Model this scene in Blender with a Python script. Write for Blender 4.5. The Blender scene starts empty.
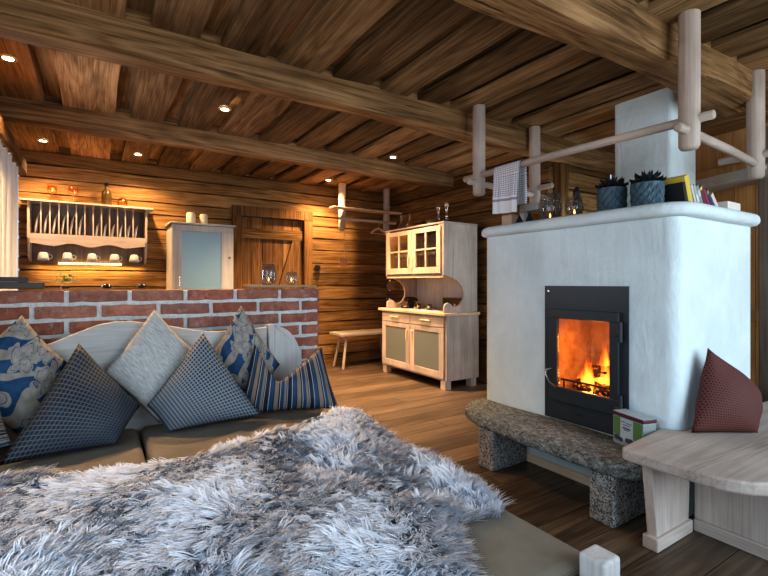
import bpy, bmesh, math, random
import numpy as np
from mathutils import Vector, Matrix
PI = math.pi
rnd = random.Random(7)
COL = bpy.context.scene.collection

# ------------------------------------------------------------------ helpers
class MB:
    """collects vertices / faces (with optional uv) and links them as one mesh"""
    def __init__(s): s.v = []; s.f = []; s.uv = {}; s.mi = {}
    def add(s, vs, fs, uvs=None):
        b = len(s.v); s.v += [tuple(p) for p in vs]
        for i, f in enumerate(fs):
            s.f.append([b + k for k in f])
            if uvs: s.uv[len(s.f) - 1] = [uvs[k] for k in f]
        return s
    def box(s, x0, x1, y0, y1, z0, z1, M=None):
        vs = [Vector(p) for p in ((x0,y0,z0),(x1,y0,z0),(x1,y1,z0),(x0,y1,z0),(x0,y0,z1),(x1,y0,z1),(x1,y1,z1),(x0,y1,z1))]
        if M: vs = [M @ p for p in vs]
        return s.add(vs, [(0,3,2,1),(4,5,6,7),(0,1,5,4),(1,2,6,5),(2,3,7,6),(3,0,4,7)])
    def loft(s, rings, cap0=True, cap1=True, closed=True):
        n = len(rings[0]); vs = [p for r in rings for p in r]; fs = []
        for i in range(len(rings) - 1):
            for j in range(n if closed else n - 1):
                k = (j + 1) % n
                fs.append((i*n+j, i*n+k, (i+1)*n+k, (i+1)*n+j))
        if cap0: fs.append(tuple(reversed(range(n))))
        if cap1: fs.append(tuple((len(rings)-1)*n + j for j in range(n)))
        return s.add(vs, fs)
    def lathe(s, prof, c=(0,0,0), n=24, fn=None, cap0=True, cap1=True):
        rings = []
        for i, (r, z) in enumerate(prof):
            rings.append([(c[0] + (r*(fn(2*PI*k/n, i, z) if fn else 1))*math.cos(2*PI*k/n), c[1] + (r*(fn(2*PI*k/n, i, z) if fn else 1))*math.sin(2*PI*k/n), c[2]+z) for k in range(n)])
        return s.loft(rings, cap0, cap1)
    def tube(s, pts, r, n=10, round_end=False):
        pts = [Vector(p) for p in pts]; m = len(pts)
        rs = r if isinstance(r, (list, tuple)) else [r]*m
        if round_end:
            a = (pts[0]-pts[1]).normalized(); b = (pts[-1]-pts[-2]).normalized()
            pts = [pts[0]+a*rs[0]*.30, pts[0]+a*rs[0]*.2] + pts + [pts[-1]+b*rs[-1]*.2, pts[-1]+b*rs[-1]*.30]
            rs = [rs[0]*.45, rs[0]*.82] + list(rs) + [rs[-1]*.82, rs[-1]*.45]; m = len(pts)
        up = Vector((0,0,1)); rings = []; u = None
        for i in range(m):
            t = (pts[min(i+1,m-1)] - pts[max(i-1,0)]).normalized()
            if u is None:
                u = t.cross(up)
                if u.length < .05: u = t.cross(Vector((1,0,0)))
            else: u = u - t*u.dot(t)
            u.normalize(); w = t.cross(u)
            rings.append([pts[i] + (u*math.cos(2*PI*k/n) + w*math.sin(2*PI*k/n))*rs[i] for k in range(n)])
        return s.loft(rings)
    def prism(s, poly, axis, a, b):
        """poly: list of 2d points; axis: extrusion axis. x: (y,z) y: (x,z) z: (x,y)"""
        def P(p, h): return (h,p[0],p[1]) if axis=='x' else (p[0],h,p[1]) if axis=='y' else (p[0],p[1],h)
        return s.loft([[P(p,a) for p in poly], [P(p,b) for p in poly]])
    def build(s, name, mat, parent=None, bevel=0, seg=2, smooth=False, loc=None, subsurf=0, label=None, sharp=40):
        me = bpy.data.meshes.new(name)
        if parent is not None: root = wloc(parent)
        elif loc is not None: root = Vector(loc)
        else:
            a = np.array([tuple(p) for p in s.v]); lo = a.min(0); hi = a.max(0)
            root = Vector(((lo[0]+hi[0])/2, (lo[1]+hi[1])/2, lo[2]))
        me.from_pydata([Vector(p) - root for p in s.v], [], s.f)
        if s.uv:
            l = me.uv_layers.new(name='UVMap'); q = 0
            for i, f in enumerate(s.f):
                for k in range(len(f)):
                    l.data[q].uv = s.uv[i][k] if i in s.uv else (0,0); q += 1
        bm = bmesh.new(); bm.from_mesh(me); bmesh.ops.recalc_face_normals(bm, faces=bm.faces[:]); bm.to_mesh(me); bm.free()
        for m in (mat if isinstance(mat, (list, tuple)) else [mat]): me.materials.append(m)
        for i, k in s.mi.items(): me.polygons[i].material_index = k
        o = bpy.data.objects.new(name, me); COL.objects.link(o)
        if parent is not None: o.parent = parent
        else: o.location = root
        if smooth:
            me.polygons.foreach_set('use_smooth', [True]*len(me.polygons))
            if sharp:
                bm = bmesh.new(); bm.from_mesh(me)
                for e in bm.edges:
                    if len(e.link_faces) == 2 and e.calc_face_angle(0) > math.radians(sharp): e.smooth = False
                bm.to_mesh(me); bm.free()
        if bevel:
            b = o.modifiers.new('Bevel','BEVEL'); b.width = bevel; b.segments = seg; b.limit_method = 'ANGLE'; b.angle_limit = .6
        if subsurf:
            b = o.modifiers.new('Sub','SUBSURF'); b.levels = b.render_levels = subsurf
        if label: o['label'] = label
        return o
def wloc(o):
    p = Vector((0,0,0))
    while o is not None: p = p + o.location; o = o.parent
    return p
def tag(o, label, cat, group=None, kind=None):
    if label: o['label'] = label
    if cat: o['category'] = cat
    if group: o['group'] = group
    if kind: o['kind'] = kind
    return o
def thing(name, label, cat, loc, group=None):
    o = bpy.data.objects.new(name, None); COL.objects.link(o); o.location = loc; o.empty_display_size = .05
    return tag(o, label, cat, group)
def struct(o, label=None):
    o['kind'] = 'structure'
    if label: o['label'] = label
    return o
def copy_tree(o, loc, label=None, rz=None):
    r = o.copy(); COL.objects.link(r); r.location = loc
    if label: r['label'] = label
    if rz is not None: r.rotation_euler[2] = rz
    for ch in list(o.children):
        c = ch.copy(); COL.objects.link(c); c.parent = r
        for g in list(ch.children):
            d = g.copy(); COL.objects.link(d); d.parent = c
    return r
def rrect(x0, x1, y0, y1, r, off=0, n=6):
    pts = []
    for cx, cy, a0 in ((x1-r,y0+r,-PI/2),(x1-r,y1-r,0),(x0+r,y1-r,PI/2),(x0+r,y0+r,PI)):
        for k in range(n+1):
            a = a0 + PI/2*k/n; pts.append((cx+(r+off)*math.cos(a), cy+(r+off)*math.sin(a)))
    return pts

# ------------------------------------------------------------------ materials
class NT:
    def __init__(s, name):
        s.m = bpy.data.materials.new(name); s.m.use_nodes = True; s.t = s.m.node_tree
        s.b = s.t.nodes['Principled BSDF']; s.out = s.t.nodes['Material Output']
    def n(s, typ, props=None, **ins):
        nd = s.t.nodes.new('ShaderNode'+typ)
        for k, v in (props or {}).items(): setattr(nd, k, v)
        for k, v in ins.items():
            key = int(k[1:]) if k[0]=='_' and k[1:].isdigit() else k.replace('_',' ')
            if hasattr(v, 'is_output') or isinstance(v, bpy.types.NodeSocket): s.t.links.new(v, nd.inputs[key])
            else: nd.inputs[key].default_value = v
        return nd
    def link(s, a, b): s.t.links.new(a, b)
    def ramp(s, fac, stops, interp='LINEAR'):
        r = s.t.nodes.new('ShaderNodeValToRGB'); r.color_ramp.interpolation = interp
        e = r.color_ramp.elements
        while len(e) < len(stops): e.new(.5)
        for el, (p, c) in zip(e, stops): el.position = p; el.color = (c[0],c[1],c[2],1) if hasattr(c,'__len__') else (c,c,c,1)
        s.link(fac, r.inputs[0]); return r.outputs[0]
    def math(s, op, a, b=0.0, c=0.0, clamp=False):
        nd = s.n('Math', {'operation':op,'use_clamp':clamp}); 
        for i, v in enumerate((a,b,c)):
            if isinstance(v, bpy.types.NodeSocket): s.link(v, nd.inputs[i])
            else: nd.inputs[i].default_value = v
        return nd.outputs[0]
    def mix(s, fac, a, b, mode='MIX'):
        nd = s.t.nodes.new('ShaderNodeMix'); nd.data_type='RGBA'; nd.blend_type = mode
        for i, v in ((0,fac),(6,a),(7,b)):
            if isinstance(v, bpy.types.NodeSocket): s.link(v, nd.inputs[i])
            elif i == 0: nd.inputs[0].default_value = v
            else: nd.inputs[i].default_value = (*v, 1)
        return nd.outputs[2]
    def obj(s): return s.n('TexCoord').outputs['Object']
    def gen(s): return s.n('TexCoord').outputs['Generated']
    def uvc(s): return s.n('TexCoord').outputs['UV']
    def island(s): return s.n('NewGeometry').outputs['Random Per Island']
    def noise(s, vec, scale, detail=6, rough=.6, dist=0.0):
        nd = s.n('TexNoise', Scale=scale, Detail=detail, Roughness=rough, Distortion=dist); s.link(vec, nd.inputs['Vector']); return nd.outputs[0]
    def mapping(s, vec, scale=(1,1,1), rot=(0,0,0), loc=(0,0,0)):
        nd = s.n('Mapping'); s.link(vec, nd.inputs[0]); nd.inputs['Scale'].default_value = scale; nd.inputs['Rotation'].default_value = rot; nd.inputs['Location'].default_value = loc
        return nd.outputs[0]
    def bump(s, h, strength=.3, dist=.01):
        b = s.n('Bump', Strength=strength, Distance=dist); s.link(h, b.inputs['Height']); s.link(b.outputs[0], s.b.inputs['Normal'])
    def fin(s, col=None, rough=.6, **k):
        if col is not None:
            if isinstance(col, bpy.types.NodeSocket): s.link(col, s.b.inputs['Base Color'])
            else: s.b.inputs['Base Color'].default_value = (*col, 1)
        if isinstance(rough, bpy.types.NodeSocket): s.link(rough, s.b.inputs['Roughness'])
        else: s.b.inputs['Roughness'].default_value = rough
        for q, v in k.items(): s.b.inputs[q.replace('_',' ')].default_value = v
        return s.m
def plain(name, col, rough=.5, **k): return NT(name).fin(col, rough, **k)

def wood(name, cols, axis, grain=16, along=1.1, var=(.65,1.25), rough=.7, bump=.35, crack=.5, rk=.22, spec=.12, knots=.6, con=1., bdist=.006):
    t = NT(name); isl = t.island()
    off = t.n('CombineXYZ', X=t.math('MULTIPLY', isl, 37.), Y=t.math('MULTIPLY', isl, 61.), Z=t.math('MULTIPLY', isl, 83.)).outputs[0]
    v = t.n('VectorMath', {'operation':'ADD'}); t.link(t.obj(), v.inputs[0]); t.link(off, v.inputs[1]); v = v.outputs[0]
    def st(a, l): q = [a]*3; q['xyz'.index(axis)] = l; return q
    n1 = t.noise(t.mapping(v, st(grain*.55, along*.6)), 1.0, 6, .6, .5)
    n2 = t.noise(t.mapping(v, st(grain*6.0, along*1.9)), 1.0, 5, .7, .2)
    w = t.noise(t.mapping(v, st(grain*.30, along*.42)), 1.0, 2, .4, .3)
    rings = t.math('ABSOLUTE', t.math('SUBTRACT', t.math('FRACT', t.math('MULTIPLY', w, 13.0)), .5))
    f = t.math('ADD', t.math('ADD', t.math('MULTIPLY', n1, .42-rk*.2), t.math('MULTIPLY', n2, .58-rk*.2)), t.math('MULTIPLY', rings, rk*.8))
    col = t.ramp(f, [(.47-.13*con,cols[0]),(.47,cols[1]),(.47+.16*con,cols[2])])
    cr = t.ramp(t.noise(t.mapping(v, st(grain*3.6, along*.9)), 1.0, 5, .65, .35), [(.31,0.),(.37,1.)])
    col = t.mix(crack, col, t.mix(1., col, cr, 'MULTIPLY'))
    vo = t.n('TexVoronoi', Scale=1.0); t.link(t.mapping(v, st(grain*.40, along*1.7)), vo.inputs['Vector'])
    kn = t.ramp(vo.outputs['Distance'], [(0.,.18),(.07,.35),(.13,1.)]); col = t.mix(knots, col, t.mix(1., col, kn, 'MULTIPLY'))
    blot = t.ramp(t.noise(v, 1.6, 4, .6), [(.3,.75),(.7,1.15)])
    col = t.mix(1., col, blot, 'MULTIPLY')
    k = t.math('MULTIPLY_ADD', t.math('FRACT', t.math('MULTIPLY', isl, 7.31)), var[1]-var[0], var[0])
    kc = t.n('CombineXYZ', X=k, Y=k, Z=k).outputs[0]
    col = t.mix(1., col, kc, 'MULTIPLY')
    h = t.math('ADD', f, t.math('MULTIPLY', cr, .7 if crack else 0.))
    t.bump(h, bump, bdist)
    return t.fin(col, rough, Specular_IOR_Level=spec)
OLD_ = ((.045,.024,.011),(.17,.095,.043),(.33,.20,.10))
M = {}
M['ceil'] = wood('old_ceiling_boards', ((.040,.022,.009),(.205,.124,.060),(.43,.28,.15)), 'y', 15, .9, (.5,1.45), con=1.25)
M['beam'] = wood('hewn_beam_wood', ((.050,.027,.011),(.20,.112,.050),(.37,.222,.110)), 'x', 13, .8, (.95,1.08), bump=.6, bdist=.012, rk=.3, crack=.8)
M['logx'] = wood('old_log_wood_x', ((.045,.021,.007),(.245,.132,.048),(.44,.262,.112)), 'x', 15, .9, (.55,1.2), bump=.7, crack=.8, bdist=.012)
M['logy'] = wood('old_log_wood_y', ((.040,.019,.006),(.20,.106,.039),(.37,.215,.090)), 'y', 15, .9, (.55,1.2), bump=.7, crack=.8, bdist=.012)
M['logz'] = wood('old_door_wood', ((.040,.019,.007),(.185,.095,.036),(.33,.18,.076)), 'z', 16, .9, (.65,1.15), bump=.5, crack=.7)
M['floor'] = wood('floor_oak', ((.020,.013,.008),(.080,.054,.035),(.16,.110,.072)), 'x', 14, .8, (.65,1.3), rough=.42, bump=.15, crack=.35, spec=.35)
M['pine'] = wood('pine_boards', ((.33,.16,.055),(.50,.28,.11),(.62,.38,.17)), 'z', 9, .5, (.9,1.1), bump=.1, crack=.1)
WW = ((.32,.25,.205),(.47,.385,.33),(.58,.495,.435))
for ax in 'xyz': M['white'+ax] = wood('whitewashed_wood_'+ax, WW, ax, 14, .9, (.9,1.08), rough=.55, bump=.12, knots=.25, con=1.3, crack=.15)
WG = ((.34,.325,.305),(.47,.455,.435),(.56,.545,.525))
for ax in 'xyz': M['sofa'+ax] = wood('white_stained_wood_'+ax, WG, ax, 14, .9, (.95,1.05), rough=.5, bump=.08, knots=.25, con=1.3, crack=.05)
M['tan'] = wood('light_wood_y', ((.52,.33,.19),(.66,.46,.30),(.76,.57,.40)), 'y', 12, .8, (.95,1.05), rough=.5, bump=.08, crack=.1)
M['tanz'] = wood('light_wood_z', ((.52,.36,.24),(.66,.50,.36),(.76,.60,.46)), 'z', 12, .8, (.95,1.05), rough=.5, bump=.08, crack=.1)
M['jamb'] = wood('grey_brown_post', ((.10,.075,.06),(.17,.13,.105),(.22,.175,.145)), 'z', 14, .7, (.95,1.05), bump=.1)
M['steel'] = plain('black_steel', (.034,.042,.047), .42, Metallic=.3)
M['iron'] = plain('black_iron', (.012,.012,.013), .45)
M['chrome'] = plain('chrome_wire', (.7,.7,.72), .2, Metallic=1.)
M['brass'] = plain('wood_handle', (.72,.55,.36), .45)
M['whitepaint'] = plain('white_glaze', (.78,.76,.72), .25)
M['cupglaze'] = plain('grey_white_glaze', (.46,.44,.41), .35)
M['stoneware'] = plain('cream_stoneware', (.62,.55,.45), .6)
M['black'] = plain('black_gloss', (.012,.012,.014), .2)
M['dark'] = plain('dark_leaf', (.012,.016,.018), .5)
def plaster():
    t = NT('white_lime_plaster'); v = t.obj()
    n = t.noise(v, 3.0, 8, .6, .4); n2 = t.noise(t.mapping(v,(9,9,3)), 1.0, 6, .6, .6)
    t.bump(t.math('ADD', n, t.math('MULTIPLY', n2, .7)), .75, .025)
    return t.fin(t.ramp(n, [(.3,(.56,.64,.66)),(.7,(.68,.77,.79))]), .9)
M['plaster'] = plaster()
def granite():
    t = NT('rough_granite'); v = t.obj()
    a = t.n('TexVoronoi', Scale=150.); t.link(v, a.inputs['Vector'])
    sep = t.n('SeparateColor'); t.link(a.outputs['Color'], sep.inputs[0])
    c = t.ramp(sep.outputs[0], [(.0,(.03,.03,.032)),(.22,(.10,.10,.10)),(.45,(.27,.27,.26)),(.75,(.36,.35,.34)),(1.,(.52,.52,.50))])
    n = t.noise(v, 9., 7, .65)
    c = t.mix(1., c, t.ramp(n, [(.3,(.6,.62,.62)),(.7,(1.12,1.08,1.02))]), 'MULTIPLY')
    t.bump(t.math('ADD', n, t.math('MULTIPLY', sep.outputs[0], .25)), .6, .015)
    return t.fin(c, .75)
M['granite'] = granite()
def granite_top():
    t = NT('worn_granite_slab'); v = t.obj()
    n = t.noise(t.mapping(v,(60,30,60)), 1., 9, .75, .6)
    c = t.ramp(n, [(.33,(.028,.032,.030)),(.46,(.135,.145,.135)),(.56,(.29,.30,.285)),(.68,(.54,.55,.53))])
    b = t.noise(v, 4., 4, .6)
    c = t.mix(t.ramp(b, [(.55,0.),(.8,.28)]), c, (.19,.12,.07))
    a = t.n('TexVoronoi', Scale=140.); t.link(v, a.inputs['Vector']); sep = t.n('SeparateColor'); t.link(a.outputs['Color'], sep.inputs[0])
    c = t.mix(.55, c, t.mix(1., c, t.ramp(sep.outputs[0],[(0,.35),(1,1.7)]), 'MULTIPLY'))
    t.bump(n, .9, .02)
    return t.fin(c, .7)
M['granitetop'] = granite_top()
def brick():
    t = NT('old_red_brick'); v = t.obj(); isl = t.island()
    n = t.noise(v, 14., 8, .7, .3)
    base = t.ramp(isl, [(0.,(.25,.085,.055)),(.35,(.36,.135,.085)),(.7,(.28,.13,.095)),(1.,(.44,.19,.125))])
    c = t.mix(1., base, t.ramp(n, [(.25,(.45,.42,.42)),(.6,(1.15,1.1,1.1))]), 'MULTIPLY')
    w = t.ramp(t.noise(v, 24., 6, .7), [(.56,0.),(.74,.6)])
    c = t.mix(w, c, (.50,.44,.41))
    d = t.ramp(t.noise(v, 45., 4, .7), [(.28,1.),(.38,0.)])
    c = t.mix(d, c, (.05,.03,.025))
    t.bump(n, .9, .012)
    return t.fin(c, .9)
M['brick'] = brick()
def mortar():
    t = NT('lime_mortar'); n = t.noise(t.obj(), 40., 6, .7); t.bump(n, .8, .01)
    return t.fin(t.ramp(n, [(.3,(.46,.46,.45)),(.7,(.70,.71,.70))]), .95)
M['mortar'] = mortar()
def glass(name, tint=(1,1,1), clear=.85, rough=.03):
    t = NT(name); tr = t.n('BsdfTransparent', Color=(*tint,1)); gl = t.n('BsdfGlossy', Color=(1,1,1,1), Roughness=rough)
    lw = t.n('LayerWeight', Blend=.35)
    f = t.math('MULTIPLY_ADD', lw.outputs['Facing'], 1-clear+.25, (1-clear)*.35, clamp=True)
    mx = t.n('MixShader'); t.link(f, mx.inputs[0]); t.link(tr.outputs[0], mx.inputs[1]); t.link(gl.outputs[0], mx.inputs[2])
    t.link(mx.outputs[0], t.out.inputs[0]); return t.m
M['glass'] = glass('clear_glass', (.90,.92,.92), .62)
M['smoke'] = glass('smoked_glass', (.42,.42,.42), .75)
M['amber'] = glass('amber_glass', (.96,.76,.42), .8)
M['brown'] = glass('brown_bottle_glass', (.30,.16,.05), .7)
M['stoveglass'] = glass('stove_glass', (.97,.95,.92), .96)
M['clearpane'] = glass('window_glass', (.97,.98,1), .93)
def etched():
    t = NT('etched_glass'); v = t.obj()
    tr = t.n('BsdfTransparent', Color=(.74,.71,.68,1)); gl = t.n('BsdfGlossy', Color=(1,1,1,1), Roughness=.05); df = t.n('BsdfDiffuse', Color=(.75,.75,.73,1))
    a = t.n('TexVoronoi', {'feature':'DISTANCE_TO_EDGE'}, Scale=55.); t.link(v, a.inputs['Vector'])
    lw = t.n('LayerWeight', Blend=.3)
    m1 = t.n('MixShader'); t.link(t.math('MULTIPLY_ADD', lw.outputs['Facing'], .25, .03), m1.inputs[0]); t.link(tr.outputs[0], m1.inputs[1]); t.link(gl.outputs[0], m1.inputs[2])
    m2 = t.n('MixShader'); t.link(t.ramp(a.outputs['Distance'], [(.02,.16),(.07,0.)]), m2.inputs[0]); t.link(m1.outputs[0], m2.inputs[1]); t.link(df.outputs[0], m2.inputs[2])
    t.link(m2.outputs[0], t.out.inputs[0]); return t.m
M['etched'] = etched()
M['frost'] = NT('frosted_blue_glass').fin((.20,.33,.38), .28)
M['frostdark'] = NT('frosted_green_glass').fin((.15,.17,.165), .3)
def emit(name, col, s):
    t = NT(name); e = t.n('Emission', Color=(*col,1), Strength=s); t.link(e.outputs[0], t.out.inputs[0]); return t.m
M['lamp'] = emit('lamp_glow', (1,.80,.52), 30.)
M['led'] = emit('led_glow', (1,.62,.22), 14.)
M['candleflame'] = emit('candle_flame', (1,.45,.10), 14.)
M['wax'] = plain('candle_wax', (.8,.75,.62), .5)
def weave(name, c0, c1, sc, rough=.85):
    t = NT(name); v = t.mapping(t.obj(), (sc,sc,sc))
    a = t.n('TexWave', {'wave_type':'BANDS','bands_direction':'X'}, Scale=1., Distortion=1.2); t.link(v, a.inputs['Vector'])
    b = t.n('TexWave', {'wave_type':'BANDS','bands_direction':'Y'}, Scale=1., Distortion=1.2); t.link(v, b.inputs['Vector'])
    n = t.noise(t.obj(), 6., 5, .6)
    f = t.math('MULTIPLY', t.math('ADD', a.outputs['Fac'], b.outputs['Fac']), .5)
    f = t.math('ADD', t.math('MULTIPLY', f, .6), t.math('MULTIPLY', n, .5))
    t.bump(f, .25, .003)
    return t.fin(t.ramp(f, [(.3,c0),(.75,c1)]), rough, Specular_IOR_Level=.15)
M['seat'] = weave('taupe_upholstery', (.11,.092,.070), (.27,.232,.18), 110)
M['curtain'] = weave('white_curtain_linen', (.72,.74,.76), (.85,.87,.9), 120)
def squares(name, cells, bg, fg, hi, wid=.30):
    """small regular squares woven over a darker ground (uv space)"""
    t = NT(name); s = t.n('SeparateXYZ'); t.link(t.uvc(), s.inputs[0])
    def cell(o): return t.math('ABSOLUTE', t.math('SUBTRACT', t.math('FRACT', t.math('MULTIPLY', o, cells)), .5))
    x = cell(s.outputs[0]); y = cell(s.outputs[1])
    inside = t.math('LESS_THAN', t.math('MAXIMUM', x, y), wid)
    line = t.math('MULTIPLY', t.math('GREATER_THAN', t.math('MAXIMUM', x, y), .40), 1.)
    n = t.noise(t.obj(), 5., 3, .5)
    c = t.mix(inside, bg, t.mix(t.ramp(n,[(.35,0.),(.65,1.)]), fg, hi)) 
    c = t.mix(t.math('MULTIPLY', line, .75), c, tuple(min(1,q*2.1+.06) for q in bg))
    t.bump(inside, .3, .004)
    return t.fin(c, .55, Specular_IOR_Level=.2)
M['navydot'] = squares('navy_square_weave', 25, (.030,.032,.035), (.005,.015,.036), (.014,.042,.085), .31)
M['bluedot'] = squares('blue_square_weave', 26, (.115,.125,.13), (.012,.038,.085), (.022,.065,.13), .30)
def dots():
    t = NT('red_dotted_weave'); s = t.n('SeparateXYZ'); t.link(t.uvc(), s.inputs[0])
    N = 32.; yy = t.math('MULTIPLY', s.outputs[1], N); row = t.math('FLOOR', yy)
    xx = t.math('ADD', t.math('MULTIPLY', s.outputs[0], N), t.math('MULTIPLY', t.math('MODULO', row, 2.), .5))
    x = t.math('SUBTRACT', t.math('FRACT', xx), .5); y = t.math('SUBTRACT', t.math('FRACT', yy), .5)
    d = t.math('SQRT', t.math('ADD', t.math('MULTIPLY', x, x), t.math('MULTIPLY', y, y)))
    f = t.ramp(d, [(.27,1.),(.33,0.)])
    ring = t.ramp(d, [(.33,0.),(.40,1.)])
    c = t.mix(f, t.mix(ring, (.15,.052,.042), (.115,.05,.04)), (.06,.005,.008))
    t.bump(d, .25, .004)
    return t.fin(c, .65, Specular_IOR_Level=.2)
M['reddot'] = dots()
def stripes():
    t = NT('blue_striped_satin'); s = t.n('SeparateXYZ'); t.link(t.uvc(), s.inputs[0])
    f = t.math('FRACT', t.math('MULTIPLY', s.outputs[0], 4.2))
    nv, bl, tp, li, bk = (.008,.018,.042), (.016,.048,.098), (.19,.155,.125), (.33,.32,.32), (.012,.012,.015)
    c = t.ramp(f, [(0.,nv),(.14,li),(.17,bl),(.34,nv),(.38,tp),(.56,bk),(.62,li),(.65,bl),(.80,tp),(.90,nv),(.93,li),(.96,bk)], 'CONSTANT')
    n = t.noise(t.obj(), 60., 3, .5); t.bump(n, .1, .003)
    return t.fin(c, .5, Specular_IOR_Level=.2)
M['stripe'] = stripes()
def floral():
    """large beige blossoms and leaves on blue, built from distorted cells and petals"""
    t = NT('blue_floral_damask'); uv = t.uvc()
    n = t.n('TexNoise', Scale=3.2, Detail=2.); t.link(uv, n.inputs['Vector'])
    ds = t.n('VectorMath', {'operation':'MULTIPLY_ADD'}); t.link(n.outputs['Color'], ds.inputs[0]); ds.inputs[1].default_value = (.34,.34,0); t.link(uv, ds.inputs[2])
    vo = t.n('TexVoronoi', {'voronoi_dimensions':'2D'}, Scale=2.3, Randomness=.75); t.link(ds.outputs[0], vo.inputs['Vector'])
    vec = t.n('VectorMath', {'operation':'SUBTRACT'}); t.link(ds.outputs[0], vec.inputs[0]); t.link(vo.outputs['Position'], vec.inputs[1])
    s = t.n('SeparateXYZ'); t.link(vec.outputs[0], s.inputs[0])
    ang = t.math('ARCTAN2', s.outputs[1], s.outputs[0])
    pet = t.math('ABSOLUTE', t.math('SINE', t.math('MULTIPLY', ang, 2.5)))
    rad = t.math('MULTIPLY_ADD', pet, .30, .22)
    dist = vo.outputs['Distance']
    flower = t.math('LESS_THAN', dist, rad)
    vein = t.math('LESS_THAN', t.math('ABSOLUTE', t.math('SUBTRACT', t.math('FRACT', t.math('DIVIDE', dist, t.math('MULTIPLY', rad, .5))), .5)), .045)
    w = t.n('TexWave', {'wave_type':'BANDS','bands_direction':'DIAGONAL'}, Scale=1.5, Distortion=9., Detail=1.); t.link(uv, w.inputs['Vector'])
    leaf = t.ramp(w.outputs['Fac'], [(.70,0.),(.74,1.)])
    m = t.math('MAXIMUM', flower, leaf); m = t.math('MULTIPLY', m, t.math('SUBTRACT', 1., t.math('MULTIPLY', vein, flower)))
    g = t.noise(uv, 9., 3, .5)
    beige = t.ramp(g, [(.3,(.20,.18,.155)),(.7,(.34,.31,.275))])
    blue = t.ramp(g, [(.3,(.008,.038,.095)),(.7,(.02,.072,.155))])
    th = t.noise(t.obj(), 120., 2, .5); t.bump(th, .12, .002)
    return t.fin(t.mix(m, blue, beige), .6, Specular_IOR_Level=.2)
M['floral'] = floral()
def silky():
    t = NT('crinkled_silver_fabric'); v = t.mapping(t.uvc(), (9,60,1), (0,0,.6))
    n = t.noise(v, 1., 6, .6, .8); t.bump(n, .5, .006)
    return t.fin(t.ramp(n, [(.3,(.27,.27,.26)),(.7,(.55,.55,.53))]), .6, Specular_IOR_Level=.2)
M['silver'] = silky()
def towelm():
    t = NT('checked_towel_cotton'); s = t.n('SeparateXYZ'); t.link(t.uvc(), s.inputs[0])
    def ln(o, k, w): return t.math('LESS_THAN', t.math('FRACT', t.math('MULTIPLY', o, k)), w)
    g = t.math('MAXIMUM', ln(s.outputs[0], 15., .26), ln(s.outputs[1], 26., .26))
    band = t.math('LESS_THAN', t.math('ABSOLUTE', t.math('SUBTRACT', s.outputs[1], .24)), .022)
    g = t.math('MULTIPLY', g, t.math('GREATER_THAN', s.outputs[1], .30))
    c = t.mix(g, (.74,.75,.78), (.30,.31,.42)); c = t.mix(t.math('MULTIPLY', band, .8), c, (.22,.17,.30))
    return t.fin(c, .9)
M['towel'] = towelm()
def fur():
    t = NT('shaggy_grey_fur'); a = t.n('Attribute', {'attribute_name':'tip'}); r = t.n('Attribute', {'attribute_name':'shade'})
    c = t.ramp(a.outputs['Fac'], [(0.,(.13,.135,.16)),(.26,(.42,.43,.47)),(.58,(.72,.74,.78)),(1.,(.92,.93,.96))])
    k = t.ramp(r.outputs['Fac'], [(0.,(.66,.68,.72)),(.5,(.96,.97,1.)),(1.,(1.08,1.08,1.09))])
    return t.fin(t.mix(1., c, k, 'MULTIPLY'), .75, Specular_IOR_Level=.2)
M['fur'] = fur()
def flame():
    t = NT('wood_fire_flame'); g = t.n('Attribute', {'attribute_name':'h'}); v = t.obj()
    n = t.noise(t.mapping(v,(16,16,6)), 1., 5, .65, 1.2)
    f = t.math('ADD', g.outputs['Fac'], t.math('MULTIPLY', t.math('SUBTRACT', n, .5), .9))
    c = t.ramp(f, [(.0,(1.,.62,.16)),(.3,(1.,.38,.05)),(.65,(1.,.17,.012)),(1.,(.6,.05,.0))])
    a = t.ramp(f, [(.15,.85),(.55,.45),(.95,0.)])
    e = t.n('Emission', Strength=5.); t.link(c, e.inputs[0]); tr = t.n('BsdfTransparent')
    m = t.n('MixShader'); t.link(a, m.inputs[0]); t.link(tr.outputs[0], m.inputs[1]); t.link(e.outputs[0], m.inputs[2]); t.link(m.outputs[0], t.out.inputs[0])
    return t.m
M['flame'] = flame()
def firebrick():
    t = NT('firebrick_lining'); n = t.noise(t.obj(), 12., 6, .6)
    return t.fin(t.ramp(n, [(.3,(.22,.13,.07)),(.7,(.50,.32,.18))]), .9)
M['firebrick'] = firebrick()
def charred():
    t = NT('charred_log'); n = t.noise(t.obj(), 40., 6, .7); t.bump(n, 1., .01)
    e = t.ramp(n, [(.55,(0,0,0)),(.68,(1.,.16,.01))]); t.link(e, t.b.inputs['Emission Color']); t.b.inputs['Emission Strength'].default_value = 3.
    return t.fin((.02,.014,.01), .9)
M['char'] = charred()
def potm():
    t = NT('petrol_ceramic'); n = t.noise(t.obj(), 14., 4, .6)
    return t.fin(t.ramp(n, [(.3,(.018,.046,.066)),(.7,(.050,.105,.14))]), .5)
M['pot'] = potm()
def leafm():
    t = NT('green_leaf'); n = t.noise(t.obj(), 30., 3, .6)
    return t.fin(t.ramp(n, [(.3,(.05,.12,.02)),(.7,(.16,.28,.05))]), .5)
M['leaf'] = leafm()
def lace():
    t = NT('white_lace'); n = t.noise(t.obj(), 120., 3, .6)
    return t.fin(t.ramp(n, [(.35,(.35,.34,.31)),(.6,(.75,.73,.68))]), .9)
M['lace'] = lace()

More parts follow.
